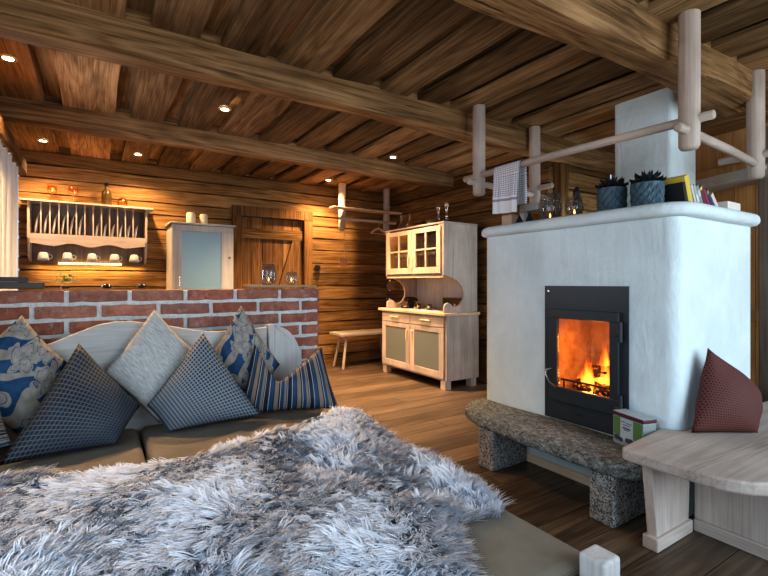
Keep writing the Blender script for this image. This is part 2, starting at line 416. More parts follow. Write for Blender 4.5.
# ------------------------------------------------------------------ the room
ZC = 2.65
def hewn(mb, axis, a0, a1, b0, b1, c0, c1, jit=.006, seg=.35, rr=rnd, bow=0.):
    """a long timber along axis; (b,c) is its section; edges wander a little"""
    n = max(2, int((a1-a0)/seg)); rings = []
    ph = rr.random()*6
    for i in range(n+1):
        a = a0 + (a1-a0)*i/n; j = lambda: rr.uniform(-jit, jit)
        k = bow*math.sin(ph + a*1.3)
        q = [(b0+j(),c0+j()+k),(b1+j(),c0+j()+k),(b1+j(),c1+j()),(b0+j(),c1+j())]
        rings.append([(a,p[0],p[1]) if axis=='x' else (p[0],a,p[1]) if axis=='y' else (p[0],p[1],a) for p in q])
    mb.loft(rings)
# ceiling: overlapping old boards running away from the camera
mb = MB(); x = -1.0; wide = True
cuts = [(-.74,-.34,1),(-.34,-.215,0),(-.215,.13,1),(.13,.265,0),(.265,.50,1),(.50,.635,0)]
x = .635; wide = True
while x < 5.4:
    w = rnd.uniform(.22,.33) if wide else rnd.uniform(.09,.13)
    cuts.append((x,x+w,1 if wide else 0)); x += w; wide = not wide
for x0, x1, low in cuts:
    if low: hewn(mb,'y',-1.6,6.15,x0-.006,x1+.006,ZC-.035,ZC,.007,.4)
    else: hewn(mb,'y',-1.6,6.15,x0-.03,x1+.03,ZC+.03,ZC+.06,.002,.6)
mb.box(-.8,5.5,-1.6,6.15,ZC+.061,ZC+.08)
struct(mb.build('ceiling', M['ceil'], loc=(0,0,ZC)), 'old brown board ceiling with overlapping planks')
def beam(name, label, x0, x1, y0, y1, z0, z1, jit, bow):
    mb = MB(); n = int((x1-x0)/.16); rings = []
    ph = rnd.random()*6; m = 5
    wob = lambda a, k: math.sin(a*2.1+ph+k)*jit + math.sin(a*5.3+ph*2+k*2)*jit*.5
    for i in range(n+1):
        a = x0+(x1-x0)*i/n; r = .018
        b = bow*math.sin(a*.9+ph)
        pts = [(y0+r,z0),(y1-r,z0),(y1,z0+r),(y1,z1),(y0,z1),(y0,z0+r)]
        rings.append([(a, p[0]+wob(a,k)+rnd.uniform(-.003,.003), p[1]+(wob(a,k+3)+b if p[1]<z1-.02 else 0)) for k,p in enumerate(pts)])
    mb.loft(rings)
    o = mb.build(name, M['beam'], loc=(x0,y0,z0), smooth=True, sharp=35)
    struct(o, label); return o
beam('ceiling_beam','hewn ceiling beam crossing the middle of the room', -.68,4.98,2.80,2.965,2.43,2.73,.006,.008)
beam('ceiling_beam','hewn ceiling beam nearest to the back wall', -.68,3.90,4.44,4.595,2.452,2.73,.005,.006)
beam('ceiling_beam','thick cracked ceiling beam above the white stove', -.68,3.86,1.235,1.45,2.405,2.73,.012,.012)
# log walls
def logwall_x(y, x0, x1, z1, seed, dep=.09, holes=()):
    rr = random.Random(seed); mb = MB(); z = 0
    while z < z1:
        h = rr.uniform(.13,.20); f = y + rr.uniform(-.010,.008)
        spans = [(x0,x1)]
        for hx0,hx1,hz0,hz1 in holes:
            if z+h > hz0 and z < hz1:
                spans = [s for a,b in spans for s in ((a,min(b,hx0)),(max(a,hx1),b)) if s[1]-s[0] > .03]
        for a,b in spans: hewn(mb,'x',a,b,f,f+dep,z+.008,z+h-.006,.006,.3,rr)
        z += h
    return mb
holes_door = [(1.60,2.50,0,2.09)]
mb = logwall_x(6.05,-.68,3.95,ZC-.03,3,.08,holes_door)
o = struct(mb.build('wall_back', M['logx'], loc=(0,6.05,0)), 'log wall at the back of the room')
mb = MB(); mb.box(-.68,3.95,6.125,6.14,0,ZC)
mb.build('wall_back_gap', M['iron'], o)
def logwall_y(x, y0, y1, z1, seed, sgn=1, holes=()):
    rr = random.Random(seed); mb = MB(); z = 0
    while z < z1:
        h = rr.uniform(.13,.20); f = x + rr.uniform(-.010,.008)*sgn
        spans = [(y0,y1)]
        for h0,h1,hz0,hz1 in holes:
            if z+h > hz0 and z < hz1: spans = [s for a,b in spans for s in ((a,min(b,h0)),(max(a,h1),b)) if s[1]-s[0] > .03]
        for a,b in spans: hewn(mb,'y',a,b,min(f,f+.08*sgn),max(f,f+.08*sgn),z+.008,z+h-.006,.006,.3,rr)
        z += h
    return mb
mb = logwall_y(3.90,3.0,6.04,ZC-.03,5)
o = struct(mb.build('wall_right', M['logy'], loc=(3.9,4,0)), 'log wall behind the hutch')
mb = MB(); mb.box(3.975,3.99,3.0,6.05,0,ZC); mb.build('wall_right_gap', M['iron'], o)
mb = logwall_x(3.0,3.985,5.0,ZC-.03,9,.08)
struct(mb.build('wall_recess', M['logx'], loc=(4.5,3.0,0)), 'short log wall beside the passage behind the stove')
mb = MB(); hewn(mb,'z',0,2.43,3.975,4.10,2.90,2.995,.006,.3)
struct(mb.build('trim_corner_post', M['logz']), 'dark timber at the log wall corner')
mb = MB(); y = .2
while y < 3.0:
    w = .16; mb.box(5.0,5.03,y+.002,min(y+w,3.0)-.002,0,2.20); y += w
struct(mb.build('wall_passage', M['pine'], bevel=.003), 'yellow pine boarding of the passage')
mb = MB(); mb.box(4.97,5.03,.2,3.0,2.203,2.29); mb.box(5.02,5.05,.2,3.0,2.2,ZC); mb.box(4.985,5.0,.2,3.0,0,.08); mb.box(4.985,5.0,1.4,2.9,.86,.95)
struct(mb.build('trim_passage', M['pine'], bevel=.004))
mb = MB(); hewn(mb,'z',0,2.44,4.47,4.62,1.16,1.448,.003,.5)
struct(mb.build('trim_passage_post', M['jamb'], bevel=.01), 'grey brown door post beside the passage')
mb = MB(); R = Matrix.Translation((4.36,1.49,0)) @ Matrix.Rotation(-math.atan2(.343,.94),4,'Z')
mb.box(0,.28,-.2,1.4,2.03,2.115,R)
struct(mb.build('trim_passage_lintel', M['sofay'], bevel=.008), 'whitewashed lintel beam over the passage, brightened as if window lit')  # extra paleness imitates window light on the beam's underside
# left wall with window
mb = logwall_y(-.70,2.2,6.04,ZC-.03,12,-1,[(3.5,4.9,.95,2.15)])
struct(mb.build('wall_left', M['logy'], loc=(-.7,4,0)), 'log wall on the window side')
w = MB()
for a in ((3.5,4.9,.95,1.02),(3.5,4.9,2.08,2.15),(3.5,3.57,1.02,2.08),(4.83,4.9,1.02,2.08),(4.17,4.23,1.02,2.08)): w.box(-.77,-.71,*a)
w = struct(w.build('window_1', M['sofaz'], bevel=.005), 'white framed window in the log wall')
p = MB(); p.box(-.745,-.739,3.57,4.83,1.02,2.08); p.build('pane', M['clearpane'], w)
# floor
rr = random.Random(4); mb = MB(); y = -1.6
while y < 6.15:
    w = .205; x = -.72 - rr.random()*1.5
    while x < 5.1:
        l = rr.uniform(1.4,2.6); a, b = max(x,-.72), min(x+l,5.1)
        if b-a > .02: mb.box(a+.0015,b-.0015,y+.0025,y+w-.0025,-.03,0)
        x += l
    y += w
mb.box(-.72,5.1,-1.6,6.15,-.05,-.031)
struct(mb.build('floor', M['floor'], loc=(0,0,0)), 'dark oak plank floor')
# brick half wall
mb = MB(); mb.box(-.69,1.352,3.012,3.13,0,1.155)
bw = struct(mb.build('wall_brick', M['mortar'], bevel=.006), 'low red brick partition with pale mortar')
rr = random.Random(21); mb = MB(); ch = .0855; z = 1.168 - 13*ch; row = 0
while z < 1.16:
    L = .30; x = -.69 - (L/2 if row % 2 else .0) - .03
    while x < 1.36:
        a, b = max(x,-.69), min(x+L-.024,1.36)
        if b-a > .05:
            j = lambda: rr.uniform(-.004,.004); f = 3.0 + rr.uniform(-.004,.004)
            n = 5; rings = []
            for i in range(n+1):
                xx = a+(b-a)*i/n
                rings.append([(xx,f+j(),z+.013+j()*.9),(xx,3.14,z+.013),(xx,3.14,z+ch-.009),(xx,f+j(),z+ch-.009+j()*.9)])
            mb.loft(rings)
        x += L
    z += ch; row += 1
mb.build('bricks', M['brick'], bw, bevel=.005, seg=2)
# old plank door
d = MB(); xs = [1.615+.0+i*.145 for i in range(7)]
for a, b in zip(xs[:-1], xs[1:]): hewn(d,'z',.02,2.075,a+.003,b-.003,6.06,6.095,.003,.4)
d = struct(d.build('door_1', M['logz'], loc=(2.05,6.06,0)), 'old brown plank door in the log wall')
for args, nm in (((1.62,2.48,6.03,6.058,1.80,1.93),'cross_batten'),((1.62,2.48,6.03,6.058,.35,.48),'cross_batten')):
    m = MB(); hewn(m,'x',args[0],args[1],args[2],args[3],args[4],args[5],.004,.3); m.build(nm, M['logx'], d)
m = MB(); m.prism([(1.92,.48),(2.04,.48),(2.45,1.80),(2.33,1.80)],'y',6.032,6.058); m.build('diagonal_brace', M['logz'], d)
fr = MB()
hewn(fr,'z',0,2.2,1.50,1.615,5.99,6.05,.004,.3); hewn(fr,'z',0,2.2,2.49,2.61,5.99,6.05,.004,.3); hewn(fr,'x',1.50,2.61,5.985,6.05,2.085,2.21,.004,.3)
fr.build('door_frame', M['logz'], d)

# ------------------------------------------------------------------ stove
st = thing('fireplace','white plastered tiled stove mass with cornice, chimney and glowing glass door','fireplace',(2.95,1.78,0))
FX0,FX1,FY0,FY1 = 2.47,3.40,1.12,2.485
HY0,HY1,HZ0,HZ1 = 1.42,1.865,.47,1.035
mb = MB()
foot = rrect(FX0,FX1,FY0,FY1,.07,0,7)
n = len(foot)
# walk the outline; front edge (x = FX0) runs from the 3rd to the 4th corner and is replaced by a wall with an opening
idx = 3*8 - 1
for i in range(n):
    a, b = foot[i], foot[(i+1)%n]
    if i == idx:
        ys = [a[1], HY1, HY0, b[1]]; zs = [0, HZ0, HZ1, 1.54]
        for u in range(3):
            for w_ in range(3):
                if u == 1 and w_ == 1: continue
                mb.add([(FX0,ys[u],zs[w_]),(FX0,ys[u+1],zs[w_]),(FX0,ys[u+1],zs[w_+1]),(FX0,ys[u],zs[w_+1])],[(0,1,2,3)])
    else:
        for z0,z1 in ((0,HZ0),(HZ0,HZ1),(HZ1,1.54)):
            mb.add([(*a,z0),(*b,z0),(*b,z1),(*a,z1)],[(0,1,2,3)])
mb.add([(*p,1.54) for p in foot],[tuple(range(n))])
body = mb.build('body', M['plaster'], st)
bm = bmesh.new(); bm.from_mesh(body.data); bmesh.ops.remove_doubles(bm, verts=bm.verts[:], dist=1e-5); bmesh.ops.recalc_face_normals(bm, faces=bm.faces[:])
for f in bm.faces: f.smooth = True
for e in bm.edges:
    if len(e.link_faces)==2 and e.calc_face_angle(0) > .9: e.smooth = False
bm.to_mesh(body.data); bm.free()
mb = MB()
prof = [(0,1.54),(.028,1.541),(.048,1.547),(.058,1.558),(.061,1.574),(.058,1.590),(.048,1.604),(.028,1.613),(-.02,1.615)]
mb.loft([[(*p,z) for p in rrect(FX0,FX1,FY0,FY1,.12,o_,8)] for o_,z in prof])
mb.build('cornice', M['plaster'], st, smooth=True, sharp=60)
mb = MB(); mb.loft([[(*p,z) for p in rrect(3.49,3.87,1.63,2.07,.035,0,4)] for z in (0,1.5,2.3,ZC-.03)])
mb.build('chimney', M['plaster'], st, smooth=True, sharp=50)
mb = MB(); mb.box(2.452,2.469,1.14,2.46,0,.055); mb.build('skirting', M['tan'], st, bevel=.004)
# firebox
mb = MB(); X0, X1 = 2.474, 2.86
a,b,c,dz = HY0+.002,HY1-.002,HZ0+.002,HZ1-.002
mb.add([(X0,a,c),(X0,b,c),(X0,b,dz),(X0,a,dz),(X1,a+.012,c),(X1,b-.012,c),(X1,b-.012,dz),(X1,a+.012,dz)],[(0,1,5,4),(3,7,6,2),(0,4,7,3),(1,2,6,5),(4,5,6,7)])
mb.build('firebox', M['firebrick'], st)
def frame(x0,x1,y0,y1,z0,z1,iy0,iy1,iz0,iz1):
    m = MB(); m.box(x0,x1,y0,y1,iz1,z1); m.box(x0,x1,y0,y1,z0,iz0); m.box(x0,x1,y0,iy0,iz0,iz1); m.box(x0,x1,iy1,y1,iz0,iz1); return m
ins = frame(2.458,2.469,1.373,1.917,.343,1.182,1.43,1.853,.48,1.025).build('stove_front', M['steel'], st)
dr = frame(2.432,2.457,1.412,1.862,.463,1.037,1.466,1.808,.552,.980).build('stove_door', M['steel'], st, bevel=.004, label='black steel stove door')
m = MB(); m.box(2.446,2.450,1.468,1.806,.554,.978); m.build('pane', M['stoveglass'], dr)
m = MB(); m.tube([(2.428,1.850,.66),(2.405,1.863,.655),(2.392,1.858,.63),(2.392,1.833,.585),(2.392,1.788,.562),(2.40,1.778,.565),(2.428,1.788,.58)],.006,8); m.build('handle', M['chrome'], dr, smooth=True, label='bent chrome wire handle')
for z in (.93,.53):
    m = MB(); m.tube([(2.428,1.398,z-.055),(2.428,1.398,z+.055)],.011,10); m.tube([(2.428,1.398,z-.02),(2.428,1.425,z-.02)],.008,8); m.build('hinge', M['steel'], dr, smooth=True)
m = MB(); m.tube([(2.458,1.885,1.15),(2.452,1.885,1.15)],.008,12); m.build('screw', M['chrome'], ins)
m = MB(); m.prism([(1.63,.41),(1.70,.41),(1.665,.395)],'x',2.4525,2.458); m.build('air_slider', M['iron'], ins)
m = MB(); m.tube([(2.52,1.47,.585),(2.52,1.84,.585)],.007,8); m.tube([(2.52,1.49,.585),(2.52,1.49,.475)],.006,6); m.tube([(2.52,1.82,.585),(2.52,1.82,.475)],.006,6); m.box(2.50,2.54,1.45,1.85,.475,.51); m.build('log_guard', M['iron'], st)
# burning logs
for i,(p0,p1,r,lab) in enumerate((((2.62,1.50,.535),(2.64,1.80,.535),.048,'charred log lying behind the guard bar of the fire'),((2.74,1.52,.535),(2.76,1.79,.54),.05,'charred log lying at the back of the fire'),((2.66,1.74,.63),(2.74,1.56,.65),.042,'charred log lying across the two lower burning logs'))):
    m = MB(); a = Vector(p0); b = Vector(p1); m.tube([a.lerp(b,k/6)+Vector((rnd.uniform(-.006,.006),)*3) for k in range(7)],[r*rnd.uniform(.88,1.05) for k in range(7)],10)
    tag(m.build('firewood_log', M['char'], smooth=True), lab, 'log', 'logs burning in the stove')
# fire
m = MB(); hs = []; rr = random.Random(11)
for i in range(26):
    y = 1.50 + .29*((i+.5)/26) + rr.uniform(-.02,.02); x = rr.uniform(2.58,2.72)
    peak = math.exp(-((y-1.645)/.085)**2)
    h = rr.uniform(.11,.19) + .20*peak*rr.uniform(.75,1.1); w = rr.uniform(.028,.05); ph = rr.random()*6; lean = rr.uniform(-.03,.02)
    th = rr.uniform(-.5,.5); nseg = 10; vs = []; fs = []
    for k in range(nseg+1):
        t_ = k/nseg; ww = w*(math.sin(PI*min(1,t_*.75+.25))**.8)*(1-t_**3)+.001
        cy = y + math.sin(ph+t_*5)*.014*t_ + lean*t_; cx = x + math.cos(ph+t_*4)*.01*t_
        for sx in (-1,0,1):
            vs.append((cx + sx*ww*math.sin(th) - (abs(sx)-1)*.010, cy + sx*ww*math.cos(th), .50+h*t_)); hs.append(t_ + (.18 if sx else 0))
    for k in range(nseg):
        for q in range(2): fs.append((k*3+q,k*3+q+1,k*3+q+4,k*3+q+3))
    m.add(vs, fs)
o = m.build('fire', M['flame'], smooth=True, sharp=0); at = o.data.attributes.new('h','FLOAT','POINT'); at.data.foreach_set('value', hs)
tag(o,'orange flames of the wood fire behind the stove glass','fire',kind='stuff')

# hearth bench of granite
hb = thing('stone_bench','low granite bench on two block legs in front of the stove','bench',(2.27,1.8,0))
out = [(2.448,2.46),(2.36,2.465),(2.27,2.44),(2.19,2.38),(2.135,2.29),(2.10,2.17),(2.085,2.0),(2.08,1.8),(2.08,1.6),(2.08,1.42),(2.085,1.29),(2.105,1.205),(2.15,1.15),(2.22,1.125),(2.34,1.12),(2.448,1.13)]
rr = random.Random(3)
def dense(pl, k=5):
    r = []
    for a, b in zip(pl, pl[1:]+pl[:1]):
        for i in range(k): r.append((a[0]+(b[0]-a[0])*i/k, a[1]+(b[1]-a[1])*i/k))
    return r
dn = dense(out,5); jt = [(rr.uniform(-.006,.006),rr.uniform(-.006,.006)) for _ in dn]
def ring(z, sh): return [(min(2.448,p[0]+j[0]*1.2 + (2.3-p[0])*sh), p[1]+j[1]*1.2 + (1.8-p[1])*sh*.5, z+rr.uniform(-.003,.003)) for p,j in zip(dn,jt)]
m = MB(); m.loft([ring(.264,.06),ring(.272,.015),ring(.29,.0),ring(.318,.0),ring(.335,.02),ring(.342,.06)])
m.build('slab', M['granitetop'], hb, smooth=True, sharp=50)
for y0 in (2.05,1.255):
    m = MB(); m.box(2.125,2.445,y0,y0+.135,0,.262); m.build('leg', M['granite'], hb, bevel=.012)
# wooden corner bench beside the stove
wb = thing('corner_bench','whitewashed wooden bench with rounded seat along the stove side','bench',(2.9,.88,0))
seat = [(1.99,1.135),(2.01,1.15),(2.455,1.195),(2.455,1.16),(2.468,1.13),(2.50,1.112),(3.44,1.112),(4.3,1.112),(4.3,.61)]
seat += [(2.6,.61),(2.35,.612)] + [(2.215+.22*math.cos(a),.83+.215*math.sin(a)) for a in [-PI/2 - k*PI/2/8 for k in range(9)]]
seat += [(1.992,.93),(1.988,1.03)]
m = MB(); m.prism(seat,'z',.408,.46); m.build('seat', M['whitex'], wb, bevel=.01)
m = MB()
m.loft([[(2.125,1.055,0.05),(2.42,1.055,.05),(2.42,1.10,.05),(2.125,1.10,.05)],[(2.075,1.055,.407),(2.44,1.055,.407),(2.44,1.10,.407),(2.075,1.10,.407)]])
m.build('leg', M['whitez'], wb, bevel=.005)
m = MB(); m.box(2.10,2.43,1.04,1.109,0,.06); m.build('plinth', M['whitex'], wb, bevel=.006)
m = MB(); m.box(2.462,2.50,.68,1.05,.055,.407); m.build('side_panel', M['whitez'], wb, bevel=.004)
m = MB(); m.box(2.445,2.515,.67,1.05,0,.055); m.build('plinth', M['whitey'], wb, bevel=.006)
m = MB(); m.box(2.52,4.2,.70,.73,0,.407); m.build('front_panel', M['whitex'], wb, bevel=.004)

# ------------------------------------------------------------------ rack above the stove
rk = thing('hanging_rack','white wooden drying rack hanging from the ceiling above the stove','rack',(3.1,1.95,1.9))
P = {'a':(2.59,2.65),'b':(3.37,2.74),'c':(2.63,1.145),'d':(3.74,1.225)}
for k,(px,py) in P.items():
    m = MB(); m.lathe([(.02,1.897),(.04,1.902),(.049,1.918),(.050,2.2),(.050,ZC-.036)],(px,py,0),20); m.build('post', M['whitez'], rk, smooth=True, sharp=50)
for pts in (((2.578,2.80,2.056),(2.60,1.9,2.058),(2.645,1.04,2.056)),((2.47,2.638,1.995),(2.9,2.69,2.0),(3.56,2.755,1.995)),((2.50,1.14,1.995),(3.2,1.182,2.0),(3.88,1.232,1.995)),((3.37,2.55,2.056),(3.37,2.7,2.056),(3.37,2.93,2.056)),((3.74,1.05,2.056),(3.74,1.2,2.056),(3.735,1.43,2.056))):
    m = MB(); m.tube(pts,[.024,.026,.024],12,True); m.build('rod', M['whitex' if abs(pts[2][0]-pts[0][0]) > .5 else 'whitey'], rk, smooth=True, sharp=60)
# towel
m = MB(); nx, nz = 14, 22; g = []
yA, yB = 2.455, 2.205
L1, L2 = .335, .27; prof = []
def tp(s):
    r = .031; arc = PI*r
    if s < L1: return (-r-.004, 2.056-(L1-s))
    if s < L1+arc: a = PI-(s-L1)/r; return (r*math.cos(a)*1.1, 2.056+r*math.sin(a))
    return (r+.004, 2.056-(s-L1-arc))
tot = L1+L2+PI*.031; xr = 2.588; vs = []; uvs = []; fs = []
for i in range(nz*2+1):
    s_ = tot*i/(nz*2); px_, pz_ = tp(s_); dn_ = max(0,2.05-pz_)
    for j in range(nx+1):
        t_ = j/nx; sag = (.012*math.sin(t_*9+1)+.008*math.sin(t_*17))*min(1,dn_*5)
        sh = 1-.10*dn_
        vs.append((xr+px_+(-1 if px_<0 else 1)*abs(sag)*1.2, yA+(yB-yA)*(.5+(t_-.5)*sh)+.02*dn_, pz_-(.012*t_*(dn_>.05)))); uvs.append((t_, s_/tot*1.7))
for i in range(nz*2):
    for j in range(nx): a = i*(nx+1)+j; fs.append((a,a+1,a+nx+2,a+nx+1))
m.add(vs,fs,uvs); o = m.build('tea_towel', M['towel'], smooth=True, sharp=0)
tag(o,'white checked tea towel hung over the rod of the ceiling rack','towel')

# ------------------------------------------------------------------ things on the stove cornice
ZT = 1.616
def succulent(loc, label, R, h, s):
    t_ = thing('potted_succulent', label, 'plant', loc, None); x,y,z = loc
    m = MB(); nseg = 9
    fn = lambda a,i,zz: 1 + (.055*(1 if (i%2) else -1)*math.cos(a*12)) if 0 < i < 7 else 1
    prof = [(R*.86,0)] + [(R*(.93+.07*k/6), h*k/6+.002) for k in range(6)] + [(R,h),(R*.93,h),(R*.90,h-.02)]
    m.lathe(prof,(x,y,z),48,fn); m.build('pot', M['pot'], t_)
    rr = random.Random(s); m = MB()
    for lay,(nl,el,ln) in enumerate(((11,.30,.095),(9,.7,.085),(6,1.15,.065))):
        for k in range(nl):
            a = 2*PI*(k+.5*lay)/nl + rr.uniform(-.15,.15); d = Vector((math.cos(a)*math.cos(el),math.sin(a)*math.cos(el),math.sin(el))); sd = Vector((-math.sin(a),math.cos(a),0))
            b = Vector((x,y,z+h-.012+.006*lay)); up = d.cross(sd)*-1; pts=[]; w = .022
            R_ = [[b+d*ln*q+sd*w*ww+up*.002, b+d*ln*q+up*(.010*ww+.002)+Vector((0,0,.02*q*q)), b+d*ln*q-sd*w*ww+up*.002, b+d*ln*q-up*.012*ww+Vector((0,0,.012*q*q))] for q,ww in ((0,.5),(.35,.95),(.7,.8),(1.,.05))]
            m.loft(R_)
    m.build('leaf_rosette', M['dark'], t_, smooth=True)
    return t_
succulent((2.60,1.55,ZT),'dark succulent in a ribbed petrol pot standing next to the candle glasses',.082,.145,1)
succulent((2.61,1.35,ZT),'dark succulent in a ribbed petrol pot standing next to the books',.084,.14,2)
m = MB(); m.box(2.715,2.74,1.62,1.705,ZT,ZT+.20); tag(m.build('picture_tile', plain('matt_black_tile',(.012,.011,.010),.95,Specular_IOR_Level=.1)),'small black upright tile behind the succulent by the candle glasses','tile')
def bowl(name, loc, R, h, label, mat, part='glass_bowl', lit=True, group=None, cat='candle holder'):
    t_ = thing(name, label, cat, loc, group); m = MB(); th = .0035
    out_ = [(R*.55,0),(R*.82,h*.12),(R,h*.42),(R*.97,h*.62),(R*.80,h*1.0)]
    in_ = [(r-th, z if i else z+.006) for i,(r,z) in enumerate(out_)][::-1]
    m.lathe(out_+in_, loc, 28); m.build(part, mat, t_, smooth=True, sharp=0)
    if lit:
        m = MB(); m.lathe([(.017,.008),(.018,.022),(.016,.023)],loc,16); c_ = m.build('tealight', M['wax'], t_)
        m = MB(); m.lathe([(.001,.026),(.005,.032),(.0055,.038),(.003,.048),(.0005,.056)],loc,8); m.build('flame', M['candleflame'], c_, smooth=True)
    return t_
bowl('candle_glass',(2.60,1.985,ZT),.078,.185,'larger round etched candle glass on the stove cornice',M['etched'])
bowl('candle_glass',(2.585,1.79,ZT),.058,.135,'smaller round etched candle glass on the stove cornice',M['etched'])
m = MB(); m.lathe([(.022,0),(.032,.03),(.03,.10),(.018,.15),(.024,.18),(.02,.21),(.004,.225)],(2.71,1.86,ZT),14); tag(m.build('black_figurine', M['iron'], smooth=True),'slim black figurine behind the candle glasses on the stove','figurine')
lp = thing('white_stand','white painted angled wooden stand behind the tea towel on the stove','stand',(2.62,2.27,ZT))
m = MB(); m.box(2.67,2.71,2.265,2.31,ZT,ZT+.11); m.build('post', M['sofaz'], lp, bevel=.003)
m = MB(); m.box(2.67,2.71,2.10,2.31,ZT+.111,ZT+.165); m.build('arm', M['sofaz'], lp, bevel=.003)
m = MB(); m.box(2.62,2.70,2.34,2.44,ZT,ZT+.10); tag(m.build('wooden_block', M['tan'], bevel=.006),'beige wooden block at the far end of the stove cornice','block')
for (y_,h_,lab) in ((2.215,.075,'small dark cone ornament standing closer to the white stand'),(2.125,.085,'small dark cone ornament standing beside the larger candle glass')):
    m = MB(); m.lathe([(.035,0),(.03,.01),(.016,h_*.55),(.002,h_)],(2.56,y_,ZT),12); tag(m.build('cone_ornament', M['dark'], smooth=True),lab,'ornament')
# books leaning along the side of the cornice
def book(x, y, w, h, dpt, col, lean, label, band=None, yaw=0.):
    t_ = thing('book', label, 'book', (x,y,ZT), 'books leaning on the stove cornice')
    c = plain('book_cover', col, .55); pg = M['whitepaint']
    Rm = Matrix.Translation((x,y,ZT)) @ Matrix.Rotation(yaw,4,'Z') @ Matrix.Rotation(-lean,4,'Y')
    lift = w*math.sin(lean)*0
    m = MB(); m.box(0,.003,0,dpt,lift,h,Rm); m.box(w-.003,w,0,dpt,lift,h,Rm); m.box(0.003,w-.003,0,.003,lift,h,Rm); m.build('cover', c, t_)
    m = MB(); m.box(.004,w-.004,.004,dpt-.004,.004+lift,h-.004,Rm); m.build('pages', pg, t_)
    if band:
        m = MB(); m.box(.001,w-.001,-.0008,-.0002,h*band[1],h*band[2],Rm); m.build('spine_band', plain('spine_band',band[0],.6), t_)
    return t_
bk = [(.030,.140,(.012,.012,.014),.32,'slim black book at the left end next to the succulent',None),
 (.050,.182,(.62,.46,.07),.36,'tall bright yellow book in the row',None),
 (.022,.146,(.50,.53,.53),.48,'thin pale grey book directly beside the yellow one',None),
 (.026,.150,(.36,.39,.38),.54,'mid grey book with lighter spine band',((.62,.64,.62),.3,.6)),
 (.030,.152,(.23,.26,.25),.57,'dark grey green book in the middle of the row',((.5,.53,.5),.55,.8)),
 (.030,.156,(.12,.018,.05),.62,'dark red book with a yellow spine top',((.75,.5,.05),.86,.97)),
 (.024,.154,(.30,.02,.06),.66,'thin crimson book between the dark red and the navy one',None),
 (.026,.155,(.015,.03,.12),.70,'navy blue book with a green spot on the spine',((.12,.3,.08),.8,.95)),
 (.030,.140,(.62,.55,.50),.80,'pale beige paperback leaning most at the end of the row',None)]
bx = 2.75
for q,(w,h,c,l,lab,bd) in enumerate(bk):
    book(bx,1.212,w,h,.115,c,l,lab,bd)
    if q < 8: bx += w/math.cos(l) + .155*(math.tan(bk[q+1][3])-math.tan(l)) + .002
m = MB(); m.box(3.25,3.43,1.20,1.33,ZT,ZT+.085); tag(m.build('white_box', M['whitepaint'], bevel=.004),'plain white box behind the books at the end of the cornice','box')
# tin on stone bench
Rm = Matrix.Translation((2.362,1.402,.3435)) @ Matrix.Rotation(math.atan2(-.187,-.051),4,'Z')
tn = thing('tea_tin','small printed tin box on the stone bench beside the stove door','tin',(2.405,1.385,.342))
cr = plain('tin_cream',(.25,.28,.27),.35); gr = plain('tin_green',(.10,.20,.06),.4); mr = plain('tin_maroon',(.09,.02,.035),.35); lk = plain('tin_ink',(.05,.055,.07),.5); tp_ = plain('tin_label',(.42,.47,.49),.4)
m = MB(); m.box(0,.195,0,.085,0,.148,Rm); m.build('case', cr, tn, bevel=.004)
m = MB(); m.box(-.002,.197,-.002,.087,.1485,.168,Rm); m.build('lid', mr, tn, bevel=.004)
m = MB(); m.box(.0,.195,.0,.085,.1685,.170,Rm); m.build('lid_top', tp_, tn)
m = MB(); m.box(.008,.05,-.0015,-.0005,.05,.145,Rm); m.box(.135,.187,-.0015,-.0005,.05,.145,Rm); m.build('printed_leaves', gr, tn)
m = MB(); m.box(.052,.133,-.0018,-.0005,.03,.145,Rm); m.build('printed_label', tp_, tn)
m = MB()
for q,(a,b,z_) in enumerate(((.058,.085,.125),(.09,.128,.122),(.07,.115,.11),(.068,.118,.092),(.075,.11,.085))): m.box(a,b,-.0024,-.0018,z_,z_+(.004 if q!=3 else .008),Rm)
m.build('printed_lettering', lk, tn)
m = MB()
for (cx,cz,r_) in ((.03,.035,.02),(.055,.03,.016),(.10,.035,.018),(.12,.04,.014)): m.prism([(cx+r_*math.cos(2*PI*k/10),cz+r_*.75*math.sin(2*PI*k/10)) for k in range(10)],'y',-.0024,-.0016)
m.v = [tuple(Rm @ Vector(p)) for p in m.v]; m.build('printed_berries', lk, tn)

